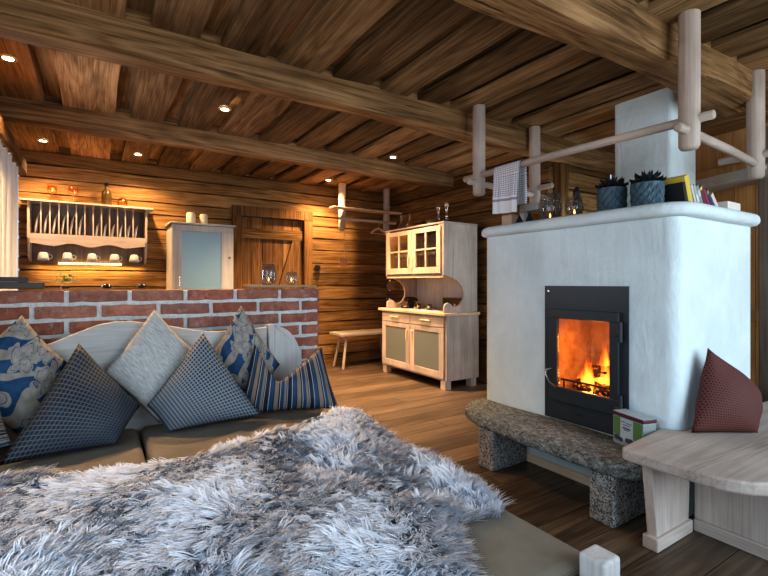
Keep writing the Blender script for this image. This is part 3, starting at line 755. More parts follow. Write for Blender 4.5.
# ------------------------------------------------------------------ pillows
def pillow(name, label, corners, T, mat, pinch=.10, N=22, group=None, uvrot=0, notch=None, twist=0, cat='pillow', uvs=1.):
    A,B,C,D = [Vector(c) for c in corners]        # around: A-B-C-D
    nrm = ((C-A).cross(D-B)).normalized()
    if nrm.y > 0: nrm = -nrm                     # front towards the camera side
    ctr = (A+B+C+D)/4
    m = MB()
    for sgn in (1,-1):
        vs = []; uv = []; fs = []
        for i in range(N+1):
            for j in range(N+1):
                u,v = i/N, j/N
                p = A*(1-u)*(1-v)+B*u*(1-v)+C*u*v+D*(1-u)*v
                e = 4*u*(1-u); f = 4*v*(1-v)
                # edges bow inward between the corners
                k = pinch*(e*(1-f)**3 + f*(1-e)**3)
                p = p + (ctr-p)*k
                bul = T*1.25*(e*f)**.5*(.80+.20*math.sin(PI*u)*math.sin(PI*v))
                wr = .006*math.sin(u*11+v*7+sgn)*(e*f)**.5*(1-e*f) + .004*math.sin(u*5-v*17)*(1-e*f)*(e*f)**.3
                if notch:
                    nu, depth, wid = notch
                    q = max(0., 1-abs(u-nu)/(nu if u < nu else 1-nu)); g = q**wid*(1-v)**1.15
                    p = p + (D*(1-u)+C*u - p)*depth*g
                    bul *= 1 + .25*(1-v)*math.sin(abs(u-nu)*14) - .3*g
                p = p + nrm*sgn*(bul+wr)*(1. if sgn>0 else .8)
                vs.append(p); a = uvrot; uu,vv = u-.5,v-.5
                uv.append(((uu*math.cos(a)-vv*math.sin(a))*uvs+.5,(uu*math.sin(a)+vv*math.cos(a))*uvs+.5))
        for i in range(N):
            for j in range(N):
                a = i*(N+1)+j; fs.append((a,a+1,a+N+2,a+N+1))
        m.add(vs,fs,uv)
    # weld the two halves at the seam
    o = m.build(name, mat, smooth=True, sharp=0)
    bm = bmesh.new(); bm.from_mesh(o.data); bmesh.ops.remove_doubles(bm, verts=bm.verts[:], dist=.0004); bmesh.ops.recalc_face_normals(bm, faces=bm.faces[:]); bm.to_mesh(o.data); bm.free()
    return tag(o, label, cat, group)
GP = 'throw pillows on the sofa'
pillow('throw_pillow','large navy pillow with woven squares lying at the front of the sofa',[(-.068,2.68,.905),(.195,2.67,.56),(.085,2.50,.435),(-.345,2.46,.435)],.085,M['navydot'],.03,group=GP)
pillow('throw_pillow','lighter blue pyramid shaped pillow with woven squares on the right seat cushion',[(.508,2.69,.925),(.80,2.55,.445),(.315,2.56,.435),(.225,2.66,.56)],.085,M['bluedot'],.03,group=GP)
pillow('throw_pillow','plain silvery crinkled pillow standing on its corner against the sofa back',[(.275,2.80,1.055),(.53,2.79,.76),(.29,2.72,.44),(.03,2.79,.73)],.055,M['silver'],.05,group=GP)
pillow('throw_pillow','blue pillow with beige blossoms behind the large navy pillow',[(-.30,2.79,1.045),(-.12,2.78,.80),(-.27,2.72,.445),(-.60,2.78,.75)],.055,M['floral'],.05,group=GP,uvs=1.0)
pillow('throw_pillow','blue pillow with beige blossoms behind the striped pillow with a dent',[(.745,2.79,1.065),(.99,2.79,.68),(.80,2.75,.445),(.56,2.80,.76)],.045,M['floral'],.04,group=GP,uvrot=1.,uvs=1.0)
pillow('throw_pillow','blue and beige striped pillow with a deep dent in its top edge',[(.80,2.70,.835),(1.215,2.64,.79),(1.245,2.46,.44),(.69,2.655,.44)],.075,M['stripe'],.05,group=GP,notch=(.36,.60,1.25),N=30)
pillow('throw_pillow','dark striped pillow at the window end of the sofa',[(-.62,2.60,.80),(-.36,2.58,.70),(-.30,2.50,.50),(-.62,2.50,.435)],.07,M['stripe'],.05,group=GP,uvrot=PI/2)
pillow('throw_pillow','red pillow with small woven dots leaning on the stove side',[(2.63,1.06,.87),(2.95,.95,.64),(2.73,.885,.468),(2.455,1.06,.468)],.075,M['reddot'],.02)

# ------------------------------------------------------------------ sofa
sf = thing('sofa','wide white wooden sofa with taupe seat cushions before the brick wall','sofa',(.3,1.8,0))
for x0,x1 in ((-.64,.193),(.207,1.215)):
    m = MB(); nx_,ny_ = 14,24; rr = random.Random(1)
    def top(u,v): return .405 + .022*(1-(2*u-1)**6)*(1-(2*v-1)**10)
    m.box(x0,x1,.775,2.815,.24,.418); m.build('seat_cushion', M['seat'], sf, bevel=.034, seg=5, smooth=True, sharp=0)
m = MB(); m.box(-.66,1.20,.80,2.84,.14,.235); m.build('base_frame', M['sofax'], sf, bevel=.004)
m = MB(); m.box(-.68,1.122,.70,.75,.30,.41); m.build('front_rail', M['sofax'], sf, bevel=.012)
for x_,y_,h_ in ((1.122,.688,.462),(1.12,2.75,.139),(-.66,2.75,.139),(-.66,.82,.139)):
    m = MB(); m.box(x_,x_+.078,y_,y_+.078,0,h_); m.build('leg', M['sofaz'], sf, bevel=.010, seg=3)
bp = [(-.68,.24),(-.68,.80),(-.5,.815),(-.35,.845),(-.19,.893),(-.08,.94),(.01,.975),(.09,.99),(.17,.988),(.27,.972),(.372,.951),(.48,.925),(.589,.908),(.75,.905),(.93,.918),(.93,.24)]
m = MB(); m.prism(bp,'y',2.85,2.90); m.build('backrest', M['sofax'], sf, bevel=.008)
m = MB(); m.box(.932,.972,2.83,2.90,.24,.935); m.build('back_post', M['sofaz'], sf, bevel=.006)
prof = [(.974,.925)] + [(.974+.185*math.sin(k*PI/2/10)**1.0, .66+.262*math.cos(k*PI/2/10)) for k in range(11)] + [(1.16,.24),(.974,.24)]
m = MB(); m.prism(prof,'y',2.84,2.90); m.build('end_panel', M['sofaz'], sf, bevel=.012, seg=3)

# ------------------------------------------------------------------ fur blanket
poly = np.array([(-.62,2.28),(-.30,2.22),(-.05,2.12),(.18,2.09),(.40,2.13),(.62,2.17),(.90,2.25),(1.10,2.27),(1.18,2.20),(1.20,2.0),(1.20,1.6),(1.195,1.28),(1.18,1.11),(1.12,1.06),(1.02,1.10),(.93,1.08),(.84,.92),(.80,.83),(.30,.83),(.20,1.0),(.14,1.2),(.09,1.2),(.0,1.0),(-.1,.83),(-.62,.83)])
def inside(px_,py_):
    r = np.zeros(px_.shape,bool); j = len(poly)-1
    for i in range(len(poly)):
        xi,yi = poly[i]; xj,yj = poly[j]
        c = ((yi>py_)!=(yj>py_)) & (px_ < (xj-xi)*(py_-yi)/(yj-yi+1e-12)+xi); r ^= c; j = i
    return r
def dist_edge(px_,py_):
    d_ = np.full(px_.shape,9.); j = len(poly)-1
    for i in range(len(poly)):
        a = poly[j]; b = poly[i]; ab = b-a; t_ = np.clip(((px_-a[0])*ab[0]+(py_-a[1])*ab[1])/(ab@ab),0,1)
        d_ = np.minimum(d_, np.hypot(px_-a[0]-ab[0]*t_, py_-a[1]-ab[1]*t_)); j = i
    return d_
def hz(x,y):
    e = np.clip(dist_edge(x,y)/.10,0,1); e = e*e*(3-2*e)
    w = .020*np.sin(x*7+y*4+.5)+.016*np.sin(x*3.1-y*8.3+2)+.010*np.sin(x*15+y*11)
    ridge = .055*np.exp(-((x-.27-.12*(y-1.2))/.09)**2)*np.clip((1.75-y)/.5,0,1)
    hump = .05*np.exp(-(((x-1.08)/.2)**2+((y-2.05)/.28)**2))
    groove = -.035*np.exp(-((x-.60-.55*(1.9-y))/.05)**2)*np.clip((2.0-y)/.3,0,1)
    return .430 + e*(.035 + np.maximum(0,w)+ridge+hump+np.maximum(groove,-.03))
G = 110; gx = np.linspace(-.64,1.27,G); gy = np.linspace(.82,2.31,G); XX,YY = np.meshgrid(gx,gy,indexing='ij')
IN = inside(XX,YY); ZZ = hz(XX,YY)
ids = -np.ones((G,G),int); bv = []; bf = []
for i in range(G-1):
    for j in range(G-1):
        if IN[i,j] and IN[i+1,j] and IN[i,j+1] and IN[i+1,j+1]:
            q = []
            for a,b in ((i,j),(i+1,j),(i+1,j+1),(i,j+1)):
                if ids[a,b] < 0: ids[a,b] = len(bv); bv.append((XX[a,b],YY[a,b],ZZ[a,b]))
                q.append(ids[a,b])
            bf.append(q)
rs = np.random.RandomState(5); K = 68000
px_ = rs.uniform(-.64,1.27,K*2); py_ = rs.uniform(.82,2.31,K*2); ok = inside(px_,py_); px_, py_ = px_[ok], py_[ok]
# clumps: strands gather around clump centres
nc = len(px_)//9; ci = rs.randint(0,nc,len(px_))
cx_, cy_ = px_[:nc][ci], py_[:nc][ci]
px_ = cx_ + rs.normal(0,.0085,len(px_)); py_ = cy_ + rs.normal(0,.0085,len(py_)); pz_ = hz(cx_,cy_)
ang = -1.15 + 1.3*np.sin(cx_*4.3+cy_*2.1) + 1.0*np.sin(cx_*9.1-cy_*7.7+1.) + (rs.normal(0,.75,nc))[ci] + rs.normal(0,.16,len(px_))
ed = dist_edge(cx_,cy_)
ln = (.053 + .022*rs.rand(nc))[ci]*(.8+.4*rs.rand(len(px_)))
el = np.clip((.72 + rs.normal(0,.22,nc))[ci] + rs.normal(0,.12,len(px_)),.2,1.4)
dx,dy = np.cos(ang),np.sin(ang)
S = 4; verts = []; tips = []
wd = .0017*(.8+.5*rs.rand(len(px_)))
# strands converge towards their clump's tip
for k in range(S):
    t_ = k/(S-1)
    bend = el*(1-.75*t_)
    fx = ln*t_*np.cos(el*(1-.4*t_)); fz = ln*(t_*np.sin(el) - .45*t_*t_*np.sin(el))
    conv = .68*t_
    cxk = px_ + (cx_-px_)*conv + dx*fx; cyk = py_ + (cy_-py_)*conv + dy*fx; czk = pz_ - .004 + fz
    w = wd*(1.0 if k==0 else 1.35 if k==1 else 1.0 if k==2 else .12)
    verts.append(np.stack([cxk-dy*w,cyk+dx*w,czk],1)); verts.append(np.stack([cxk+dy*w,cyk-dx*w,czk+.0008],1))
n = len(px_); V = np.stack(verts,1).reshape(-1,3); nb = len(bv)
base = np.arange(n)[:,None]*(2*S)
F = np.concatenate([base+np.array([[2*k,2*k+1,2*k+3,2*k+2]]) for k in range(S-1)],0) + nb
me = bpy.data.meshes.new('fur_blanket')
allv = np.concatenate([np.array(bv),V],0); faces = np.concatenate([np.array(bf),F],0)
me.vertices.add(len(allv)); me.vertices.foreach_set('co', (allv-np.array([.3,1.5,.43])).astype(np.float32).ravel())
me.loops.add(len(faces)*4); me.loops.foreach_set('vertex_index', faces.astype(np.int32).ravel())
me.polygons.add(len(faces)); me.polygons.foreach_set('loop_start', (np.arange(len(faces))*4).astype(np.int32)); me.polygons.foreach_set('use_smooth', np.ones(len(faces),bool))
me.update(calc_edges=True)
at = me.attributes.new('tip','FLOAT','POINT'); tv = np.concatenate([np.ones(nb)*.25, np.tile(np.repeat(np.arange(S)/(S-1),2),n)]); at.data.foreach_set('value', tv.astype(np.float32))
shade = np.clip((rs.rand(nc))[ci]*.6+.4*rs.rand(n),0,1)
at = me.attributes.new('shade','FLOAT','POINT'); at.data.foreach_set('value', np.concatenate([np.ones(nb)*.3, np.repeat(shade,2*S)]).astype(np.float32))
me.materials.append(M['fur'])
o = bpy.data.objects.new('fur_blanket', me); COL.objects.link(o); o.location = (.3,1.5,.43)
tag(o,'shaggy silver grey fur blanket spread over the sofa seat','blanket')

# ------------------------------------------------------------------ hutch
hu = thing('hutch','whitewashed wooden hutch with glazed upper doors against the log wall','cabinet',(3.52,4.5,0))
XF, XB = 3.27, 3.78
m = MB(); m.box(XF+.02,XB,3.87,5.21,.10,.828); m.build('lower_carcass', M['whitez'], hu, bevel=.004)
for y_ in (3.885,5.10):
    for x_ in (XF+.015,XB-.11):
        m = MB(); m.box(x_,x_+.085,y_,y_+.085,0,.099); m.build('foot', M['whitez'], hu, bevel=.004)
m = MB(); m.box(XF-.025,XB,3.845,5.245,.83,.864); m.build('countertop', M['tan'], hu, bevel=.006)
for y0,y1 in ((3.90,4.535),(4.545,5.18)):
    m = MB(); m.box(XF,XF+.018,y0,y1,.70,.815); dw = m.build('drawer', M['whitey'], hu, bevel=.003)
    ym = (y0+y1)/2; m = MB(); m.tube([(XF-.018,ym-.09,.765),(XF-.02,ym,.767),(XF-.018,ym+.09,.765)],.008,8); m.box(XF-.018,XF-.001,ym-.085,ym-.075,.76,.77); m.box(XF-.018,XF-.001,ym+.075,ym+.085,.76,.77); m.build('handle', M['brass'], dw)
    f = frame(XF,XF+.018,y0,y1,.125,.69,y0+.085,y1-.085,.20,.635).build('door', M['whitez'], hu, bevel=.003)
    m = MB(); m.box(XF+.007,XF+.012,y0+.086,y1-.086,.201,.634); m.build('pane', M['frostdark'], f)
    yh = y1-.05 if y1 < 4.6 else y0+.05
    m = MB(); m.tube([(XF-.018,yh,.50),(XF-.02,yh,.56),(XF-.018,yh,.62)],.008,8); m.box(XF-.018,XF-.001,yh-.005,yh+.005,.505,.515); m.box(XF-.018,XF-.001,yh-.005,yh+.005,.605,.615); m.build('handle', M['brass'], f)
sp = [(XF,1.87),(XF,1.285),(XF+.03,1.283),(XF+.10,1.265),(XF+.20,1.225),(XF+.265,1.165),(XF+.295,1.09),(XF+.285,1.01),(XF+.245,.955),(XF+.19,.93),(XF+.14,.935),(XF+.105,.962),(XF+.07,.978),(XF+.035,.97),(XF+.012,.945),(XF+.006,.90),(XF+.006,.866),(XB,.866),(XB,1.87)]
for y0,y1 in ((3.895,3.92),(5.06,5.085)):
    m = MB(); m.prism(sp,'y',y0,y1); m.build('side_panel', M['whitez'], hu, bevel=.003)
m = MB(); m.box(XB-.02,XB,3.92,5.06,.866,1.845); m.build('back_panel', M['sofaz'], hu)  # paler wood than the sides, brightens the dim alcove by colour
m = MB(); m.box(XF-.006,XB,3.885,5.095,1.872,1.89); m.build('top_board', M['whitey'], hu, bevel=.004)
m = MB(); m.box(XF+.025,XB-.02,3.921,5.059,1.285,1.305); m.build('shelf', M['whitey'], hu)
m = MB(); m.box(XF+.005,XF+.02,3.921,3.99,1.306,1.871); m.box(XF+.005,XF+.02,4.99,5.059,1.306,1.871); m.box(XF,XF+.02,3.921,5.059,1.262,1.284); m.build('face_frame', M['tanz'], hu)
m = MB(); m.box(XF+.1,XB-.03,3.93,5.05,1.56,1.572); m.build('shelf', M['whitey'], hu)
for y0,y1 in ((3.94,4.485),(4.495,5.04)):
    iy0,iy1,iz0,iz1 = y0+.072,y1-.072,1.385,1.795
    f = frame(XF-.014,XF+.004,y0,y1,1.31,1.85,iy0,iy1,iz0,iz1)
    ym = (iy0+iy1)/2; f.box(XF-.014,XF+.004,ym-.012,ym+.012,iz0,iz1); f.box(XF-.013,XF+.003,iy0,iy1,1.585,1.605)
    f = f.build('door', M['tanz'], hu, bevel=.003)
    m = MB(); m.box(XF-.006,XF-.003,iy0,iy1,iz0,iz1); m.build('pane', M['glass'], f)
    m = MB(); zs = []; pts = []
    for k in range(25):
        yy = iy0+(iy1-iy0)*k/24; pts.append((XF+.03+.006*math.sin(k*1.3), yy, 1.555+.0*k))
    m.loft([[ (p[0],p[1],1.565-.012*abs(math.sin(k*PI/6))), (p[0]+.002,p[1],1.515+.02*abs(math.sin(k*PI/6))) ] for k,p in enumerate(pts)],False,False,False); m.build('lace_edge', M['lace'], f)
    yh = y1-.04 if y1 < 4.6 else y0+.04
    m = MB(); m.tube([(XF-.034,yh,1.40),(XF-.036,yh,1.46),(XF-.034,yh,1.52)],.008,8); m.box(XF-.034,XF-.014,yh-.005,yh+.005,1.405,1.415); m.box(XF-.034,XF-.014,yh-.005,yh+.005,1.505,1.515); m.build('handle', M['brass'], f)
# glass cups inside the hutch
for i,(y_,lab) in enumerate(((4.12,'small white cup behind the glass door nearest the stove'),(4.30,'small white cup beside another inside the nearer hutch door'),(4.70,'small white cup inside the hutch door near the corner'),(4.88,'white cup furthest towards the room corner inside the hutch'))):
    m = MB(); m.lathe([(.025,0),(.036,.03),(.04,.075),(.037,.075),(.03,.01)],(3.45,y_,1.306),16); tag(m.build('cup', M['whitepaint'], smooth=True), lab,'cup','cups inside the hutch')
# telephone
ph = thing('telephone','black rotary telephone on the hutch counter','telephone',(3.52,4.90,.8645)); zt = .8655
m = MB(); m.loft([[(3.44,4.80,zt),(3.60,4.80,zt),(3.60,5.0,zt),(3.44,5.0,zt)],[(3.45,4.81,zt+.03),(3.60,4.81,zt+.03),(3.60,4.99,zt+.03),(3.45,4.99,zt+.03)],[(3.51,4.85,zt+.09),(3.58,4.85,zt+.09),(3.58,4.95,zt+.09),(3.51,4.95,zt+.09)]]); m.build('body', M['black'], ph, bevel=.012, seg=3, smooth=True)
m = MB(); m.tube([(3.465,4.90,zt+.045),(3.452,4.90,zt+.056)],.042,20); m.build('dial', M['chrome'], ph, smooth=True)
m = MB(); m.tube([(3.548,4.78,zt+.105),(3.548,4.80,zt+.125),(3.548,4.85,zt+.138),(3.548,4.95,zt+.138),(3.548,5.0,zt+.125),(3.548,5.02,zt+.105)],[.024,.022,.014,.014,.022,.024],12); m.build('handset', M['black'], ph, smooth=True)
for y_ in (4.855,4.925):
    m = MB(); m.box(3.53,3.57,y_,y_+.02,zt+.088,zt+.124); m.build('cradle', M['black'], ph)
m = MB(); m.box(3.32,3.50,4.10,4.74,.8648,.868); tag(m.build('table_runner', M['lace']),'narrow woven runner on the hutch counter','runner')
bowl('candle_glass',(3.42,4.58,.8685),.05,.075,'amber candle glass beside the telephone on the hutch',M['smoke'])
bowl('candle_glass',(3.42,4.36,.8685),.048,.075,'amber candle glass towards the radio on the hutch',M['smoke'])
rd = thing('radio','dark wooden table radio at the end of the hutch counter','radio',(3.62,4.08,.8645))
m = MB(); m.box(3.56,3.74,3.94,4.27,.8655,1.02); m.build('case', plain('radio_walnut',(.05,.025,.014),.35), rd, bevel=.012, seg=3)
m = MB(); m.box(3.555,3.559,4.10,4.24,.90,.99); m.build('grille', M['iron'], rd)
m = MB(); m.tube([(3.559,4.03,.94),(3.545,4.03,.94)],.022,14); m.build('dial', M['chrome'], rd)
# crystal on top of the hutch
zt = 1.8905
def crystal(name, x, y, prof, label, cat): 
    m = MB(); m.lathe(prof,(x,y,zt),18); return tag(m.build(name, M['glass'], smooth=True, sharp=0), label, cat, 'glassware on top of the hutch')
dec = [(.045,0),(.05,.01),(.05,.06),(.03,.09),(.014,.11),(.013,.15),(.024,.16),(.012,.165),(.022,.19),(.018,.215),(.002,.225)]
crystal('decanter',3.45,4.98,dec,'crystal decanter with stopper nearest the room corner on the hutch','decanter')
crystal('decanter',3.45,4.79,dec,'crystal decanter with stopper further from the room corner on the hutch','decanter')
vase = [(.035,0),(.03,.01),(.014,.04),(.018,.12),(.026,.18),(.046,.215),(.042,.218),(.024,.19)]
crystal('glass_vase',3.42,4.17,vase,'slender glass vase second from the hutch end','vase')
crystal('glass_vase',3.42,4.02,[(r*1.05,z*1.08) for r,z in vase],'slender glass vase closest to the stove on the hutch','vase')
crystal('glass_bowl',3.46,4.56,[(.03,0),(.06,.02),(.075,.05),(.072,.05),(.05,.02)],'low crystal bowl beside the decanters on the hutch','bowl')
crystal('glass_bowl',3.46,4.37,[(.03,0),(.055,.03),(.07,.075),(.066,.075),(.045,.03)],'deeper crystal bowl beside the vases on the hutch','bowl')

# ------------------------------------------------------------------ back corner
cs = thing('coat_shelf','light wooden coat shelf on round posts hanging from the ceiling in the corner','shelf',(3.3,5.72,1.95))
for x_ in (2.95,3.70):
    m = MB(); m.lathe([(.03,1.94),(.047,1.955),(.05,2.0),(.05,ZC-.036)],(x_,5.74,0),16); m.build('post', M['whitez'], cs, smooth=True, sharp=50)
m = MB(); m.box(2.72,3.86,5.55,5.685,2.225,2.25); m.build('board', M['tan'], cs, bevel=.004)
m = MB(); m.tube([(2.86,5.67,2.10),(3.3,5.67,2.10),(3.82,5.67,2.10)],.021,10,True); m.build('rod', M['whitex'], cs, smooth=True)
hg = thing('coat_hanger','wooden coat hanger hanging from the rod of the coat shelf','hanger',(3.52,5.62,1.9))
m = MB(); m.tube([(3.38,5.66,1.925),(3.45,5.665,1.975),(3.52,5.67,2.005),(3.59,5.675,1.975),(3.66,5.68,1.925)],[.014,.018,.02,.018,.014],8); m.tube([(3.38,5.66,1.925),(3.52,5.67,1.922),(3.66,5.68,1.925)],.007,8); m.build('yoke', M['tan'], hg, smooth=True)
m = MB(); m.tube([(3.52,5.67,2.0),(3.52,5.67,2.05),(3.52,5.645,2.075),(3.52,5.64,2.10),(3.52,5.655,2.125),(3.52,5.68,2.126),(3.52,5.695,2.11)],.003,6); m.build('hook', M['chrome'], hg)
sg = thing('hanging_tag','small wooden tag hanging on a cord from the coat shelf post','tag',(2.95,5.68,1.4))
m = MB(); m.tube([(2.955,5.683,1.96),(2.957,5.683,1.545)],.004,6); m.build('cord', M['tan'], sg)
m = MB(); m.box(2.90,3.01,5.675,5.69,1.43,1.55); m.build('plate', plain('tag_wood',(.36,.17,.08),.6), sg, bevel=.004)
m = MB(); m.tube([(3.84+.02*math.sin(k*2.1),5.50+.05*math.sin(k*.9),1.42+.33*k/14+.02*math.cos(k*2)) for k in range(15)],.018,8); tag(m.build('hanging_strap', M['iron'], smooth=True),'black bundle of straps on the log wall beside the hutch','strap')
cb = thing('corner_stool_bench','small light wooden bench with splayed legs against the back wall','bench',(3.3,5.75,0))
m = MB(); m.box(2.84,3.80,5.57,5.93,.455,.50); m.build('seat', M['whitex'], cb, bevel=.008)
for x0,x1 in ((2.98,2.90),(3.66,3.74)):
    for y0,y1 in ((5.66,5.61),(5.84,5.90)):
        m = MB(); m.tube([(x0,y0,.454),(x1,y1,0.0)],[.023,.019],10); m.build('leg', M['whitez'], cb, smooth=True)
m = MB(); m.tube([(2.70,6.04,1.42),(2.70,6.01,1.42)],.045,18); m.tube([(2.70,6.01,1.42),(2.70,5.985,1.42)],.022,14); tag(m.build('wall_switch', M['black'], smooth=True, sharp=50),'round black rotary switch on the log wall beside the old door','switch')

# ------------------------------------------------------------------ kitchen side
kc = thing('glazed_cabinet','tall white cabinet with a frosted blue glass door by the back wall','cabinet',(1.06,5.8,0))
m = MB(); m.box(.72,1.40,5.57,6.03,0,1.865); m.build('carcass', M['sofaz'], kc, bevel=.004)
m = MB(); m.box(.70,1.42,5.535,6.035,1.866,1.89); m.build('top_board', M['sofax'], kc, bevel=.005)
m = MB()
for a in ((.725,1.395,1.79,1.86),(.725,1.395,.02,.12),(.725,.825,.12,1.79),(1.255,1.395,.12,1.79)): m.box(a[0],a[1],5.548,5.569,a[2],a[3])
kd = m.build('door', M['sofaz'], kc, bevel=.003)
m = MB(); m.box(.826,1.254,5.556,5.562,.121,1.789); m.build('pane', M['frost'], kd)
m = MB(); m.tube([(.795,5.545,1.16),(.795,5.525,1.17),(.795,5.525,1.27),(.795,5.545,1.28)],.006,8); m.build('handle', M['chrome'], kd)
m = MB(); m.tube([(1.35,5.547,1.50),(1.35,5.543,1.50)],.014,12); m.build('lock', M['jamb'], kd)
for x_,r_,h_,lab in ((.945,.05,.135,'taller cream stoneware pot on the white cabinet'),(1.085,.045,.125,'shorter cream stoneware pot on the white cabinet')):
    m = MB(); m.lathe([(r_*.95,0),(r_,.01),(r_,h_*.9),(r_*.8,h_),(r_*.7,h_)],(x_,5.70,1.8905),20); tag(m.build('stoneware_pot', M['stoneware'], smooth=True), lab,'pot')
# plate rack
pr = thing('plate_rack','whitewashed wall plate rack with slots, scalloped apron and hooks','rack',(-.05,5.9,1.42))
X0,X1,YF,YB = -.585,.50,5.82,6.03
m = MB(); m.box(X0-.06,X1+.06,YF-.03,YB,2.035,2.055); m.build('top_board', M['whitex'], pr, bevel=.004)
for x_ in (X0,X1-.02):
    m = MB(); m.prism([(YB,2.034),(YF,2.034),(YF,1.66),(YF+.03,1.60),(YF+.05,1.52),(YF+.10,1.44),(YB,1.42)],'x',x_,x_+.02); m.build('side_panel', M['whitez'], pr)
m = MB(); m.box(X0+.021,X1-.021,YB-.012,YB,1.42,2.034); m.build('back_panel', M['jamb'], pr)  # darker wood stands in for the shadow behind the plate slots
m = MB(); m.box(X0+.021,X1-.021,YF+.02,YB-.013,1.665,1.685); m.build('shelf', M['whitex'], pr)
sc_ = [(X0+.021,1.71)] + [(X0+.021+(X1-X0-.042)*k/48, 1.60+.018*math.cos(k/48*6*PI)*(1 if 8<k<40 else .6)) for k in range(49)] + [(X1-.021,1.71)]
m = MB(); m.prism(sc_,'y',YF,YF+.018); m.build('apron', M['whitex'], pr)
xs = [X0+.035+i*(.985/13) for i in range(14)]
for x_ in xs[1:-1]:
    m = MB(); m.box(x_-.006,x_+.006,YF+.005,YF+.02,1.712,2.034); m.build('divider', M['whitez'], pr)
m = MB(); m.box(X0+.25,X1-.25,YF+.16,YF+.18,1.405,1.418); m.build('light_strip', M['led'], pr)
def plate(x, R, label, group):
    m = MB(); rings = []
    for r_,o_ in ((.001,.004),(R*.6,.004),(R*.72,.012),(R,.02),(R,.024),(R*.7,.017),(R*.6,.009),(.001,.009)):
        rings.append([(x+o_+ (math.sin(2*PI*k/24)*r_)*.12, 5.94+r_*.58*math.cos(2*PI*k/24), 1.688+R+r_*math.sin(2*PI*k/24)) for k in range(24)])
    m.loft(rings); return tag(m.build('plate', M['whitepaint'], smooth=True, sharp=0), label, 'plate', group)
ordn = ['first','second','third','fourth','fifth','sixth']
for i in range(6):
    plate((xs[i]+xs[i+1])/2-.02, .122, f'large cream plate, {ordn[i]} from the curtain in the plate rack', 'large plates in the rack')
for i in range(6):
    plate((xs[i+7]+xs[i+8])/2-.02, .088, f'small plate, {ordn[i]} after the gap in the plate rack', 'small plates in the rack')
cup0 = None
for i,x_ in enumerate((-.455,-.25,-.03,.18,.37)):
    lab = f'white cup hanging under the plate rack, {ordn[i]} from the curtain'
    if cup0 is None:
        cup0 = thing('hanging_cup', lab, 'cup', (x_,5.86,1.435), 'cups hanging under the plate rack')
        m = MB(); m.lathe([(.028,.085),(.04,.075),(.048,.03),(.05,0),(.047,0),(.044,.03),(.036,.07)],(x_,5.86,1.435),20); m.build('bowl', M['cupglaze'], cup0, smooth=True, sharp=0)
        m = MB(); m.tube([(x_+.045,5.86,1.45),(x_+.07,5.86,1.46),(x_+.075,5.86,1.48),(x_+.06,5.86,1.495),(x_+.04,5.86,1.497)],.006,8); m.build('handle', M['cupglaze'], cup0, smooth=True)
    else: copy_tree(cup0,(x_,5.86,1.435),lab)
m = MB()
for x_ in (-.455,-.25,-.03,.18,.37): m.tube([(x_+.03,5.86,1.59),(x_+.03,5.86,1.53),(x_+.045,5.86,1.51)],.004,6)
gz = 2.0555
def goblet(x, label):
    t_ = thing('wine_glass', label, 'glass', (x,5.92,gz), 'glassware on the plate rack'); c = (x,5.92,gz)
    m = MB(); m.lathe([(.035,0),(.034,.004),(.006,.008),(.004,.02),(.004,.075),(.008,.082)],c,18); m.build('stem', M['glass'], t_, smooth=True, sharp=0)
    m = MB(); m.lathe([(.008,.083),(.038,.10),(.05,.135),(.045,.18),(.043,.18),(.047,.135),(.034,.105),(.002,.09)],c,20); m.build('bowl', M['amber'], t_, smooth=True, sharp=0, label='amber glass bowl')
goblet(-.385,'amber wine glass nearest the curtain on the plate rack'); goblet(-.20,'amber wine glass next to the bottle on the plate rack')
bt = thing('bottle','dark brown glass bottle standing on the plate rack','bottle',(.105,5.92,gz))
m = MB(); m.lathe([(.047,0),(.05,.008),(.05,.13),(.04,.165),(.019,.19),(.017,.225)],(.105,5.92,gz),20); m.build('bottle_glass', plain('brown_glass',(.05,.03,.008),.12), bt, smooth=True, sharp=60)
m = MB(); m.lathe([(.02,.226),(.02,.255),(.016,.258)],(.105,5.92,gz),14); m.build('cap', M['black'], bt)
m = MB(); m.lathe([(.05,0),(.055,.01),(.055,.075),(.035,.09),(.033,.11),(.03,.11),(.05,.07),(.05,.012)],(.26,5.92,gz),18); tag(m.build('amber_jar', M['amber'], smooth=True, sharp=0),'squat amber glass jar beside the brown bottle on the plate rack','jar','glassware on the plate rack')
# on top of the brick wall
zw = 1.169
m = MB(); m.box(-.69,-.235,3.02,3.13,zw,zw+.036); tag(m.build('dark_board', plain('dark_board_wood',(.055,.035,.02),.5), bevel=.004),'dark wooden board on the window end of the brick wall','board')
ty = thing('black_tray','shallow black tray on the dark board over the brick wall','tray',(-.5,3.07,zw+.037))
m = MB(); m.box(-.68,-.31,3.03,3.12,zw+.037,zw+.045); m.build('tray_base', M['iron'], ty)
m = MB(); m.box(-.68,-.31,3.025,3.032,zw+.037,zw+.062); m.box(-.68,-.31,3.118,3.125,zw+.037,zw+.062); m.box(-.312,-.305,3.032,3.118,zw+.037,zw+.062); m.build('rim', M['iron'], ty)
hp = thing('potted_herb','small feathery green herb on the brick wall beside the dark board','plant',(-.14,3.07,zw))
m = MB(); m.lathe([(.02,0),(.022,.012),(.02,.014)],(-.14,3.07,zw),12); m.build('pot', M['iron'], hp)
m = MB(); rr = random.Random(8)
for k in range(110):
    a = rr.uniform(0,2*PI); e = rr.uniform(.1,1.3); L = rr.uniform(.02,.085); b = Vector((-.14,3.07,zw+.02)); d_ = Vector((math.cos(a)*math.cos(e),math.sin(a)*math.cos(e)*.5,math.sin(e)*.8)); s_ = d_.cross(Vector((0,0,1))).normalized()*.006; c_ = b+d_*L
    m.add([c_-s_*.2,c_+s_+d_*.008,c_+d_*.022,c_-s_+d_*.008],[(0,1,2,3)])
m.build('foliage', M['leaf'], hp)
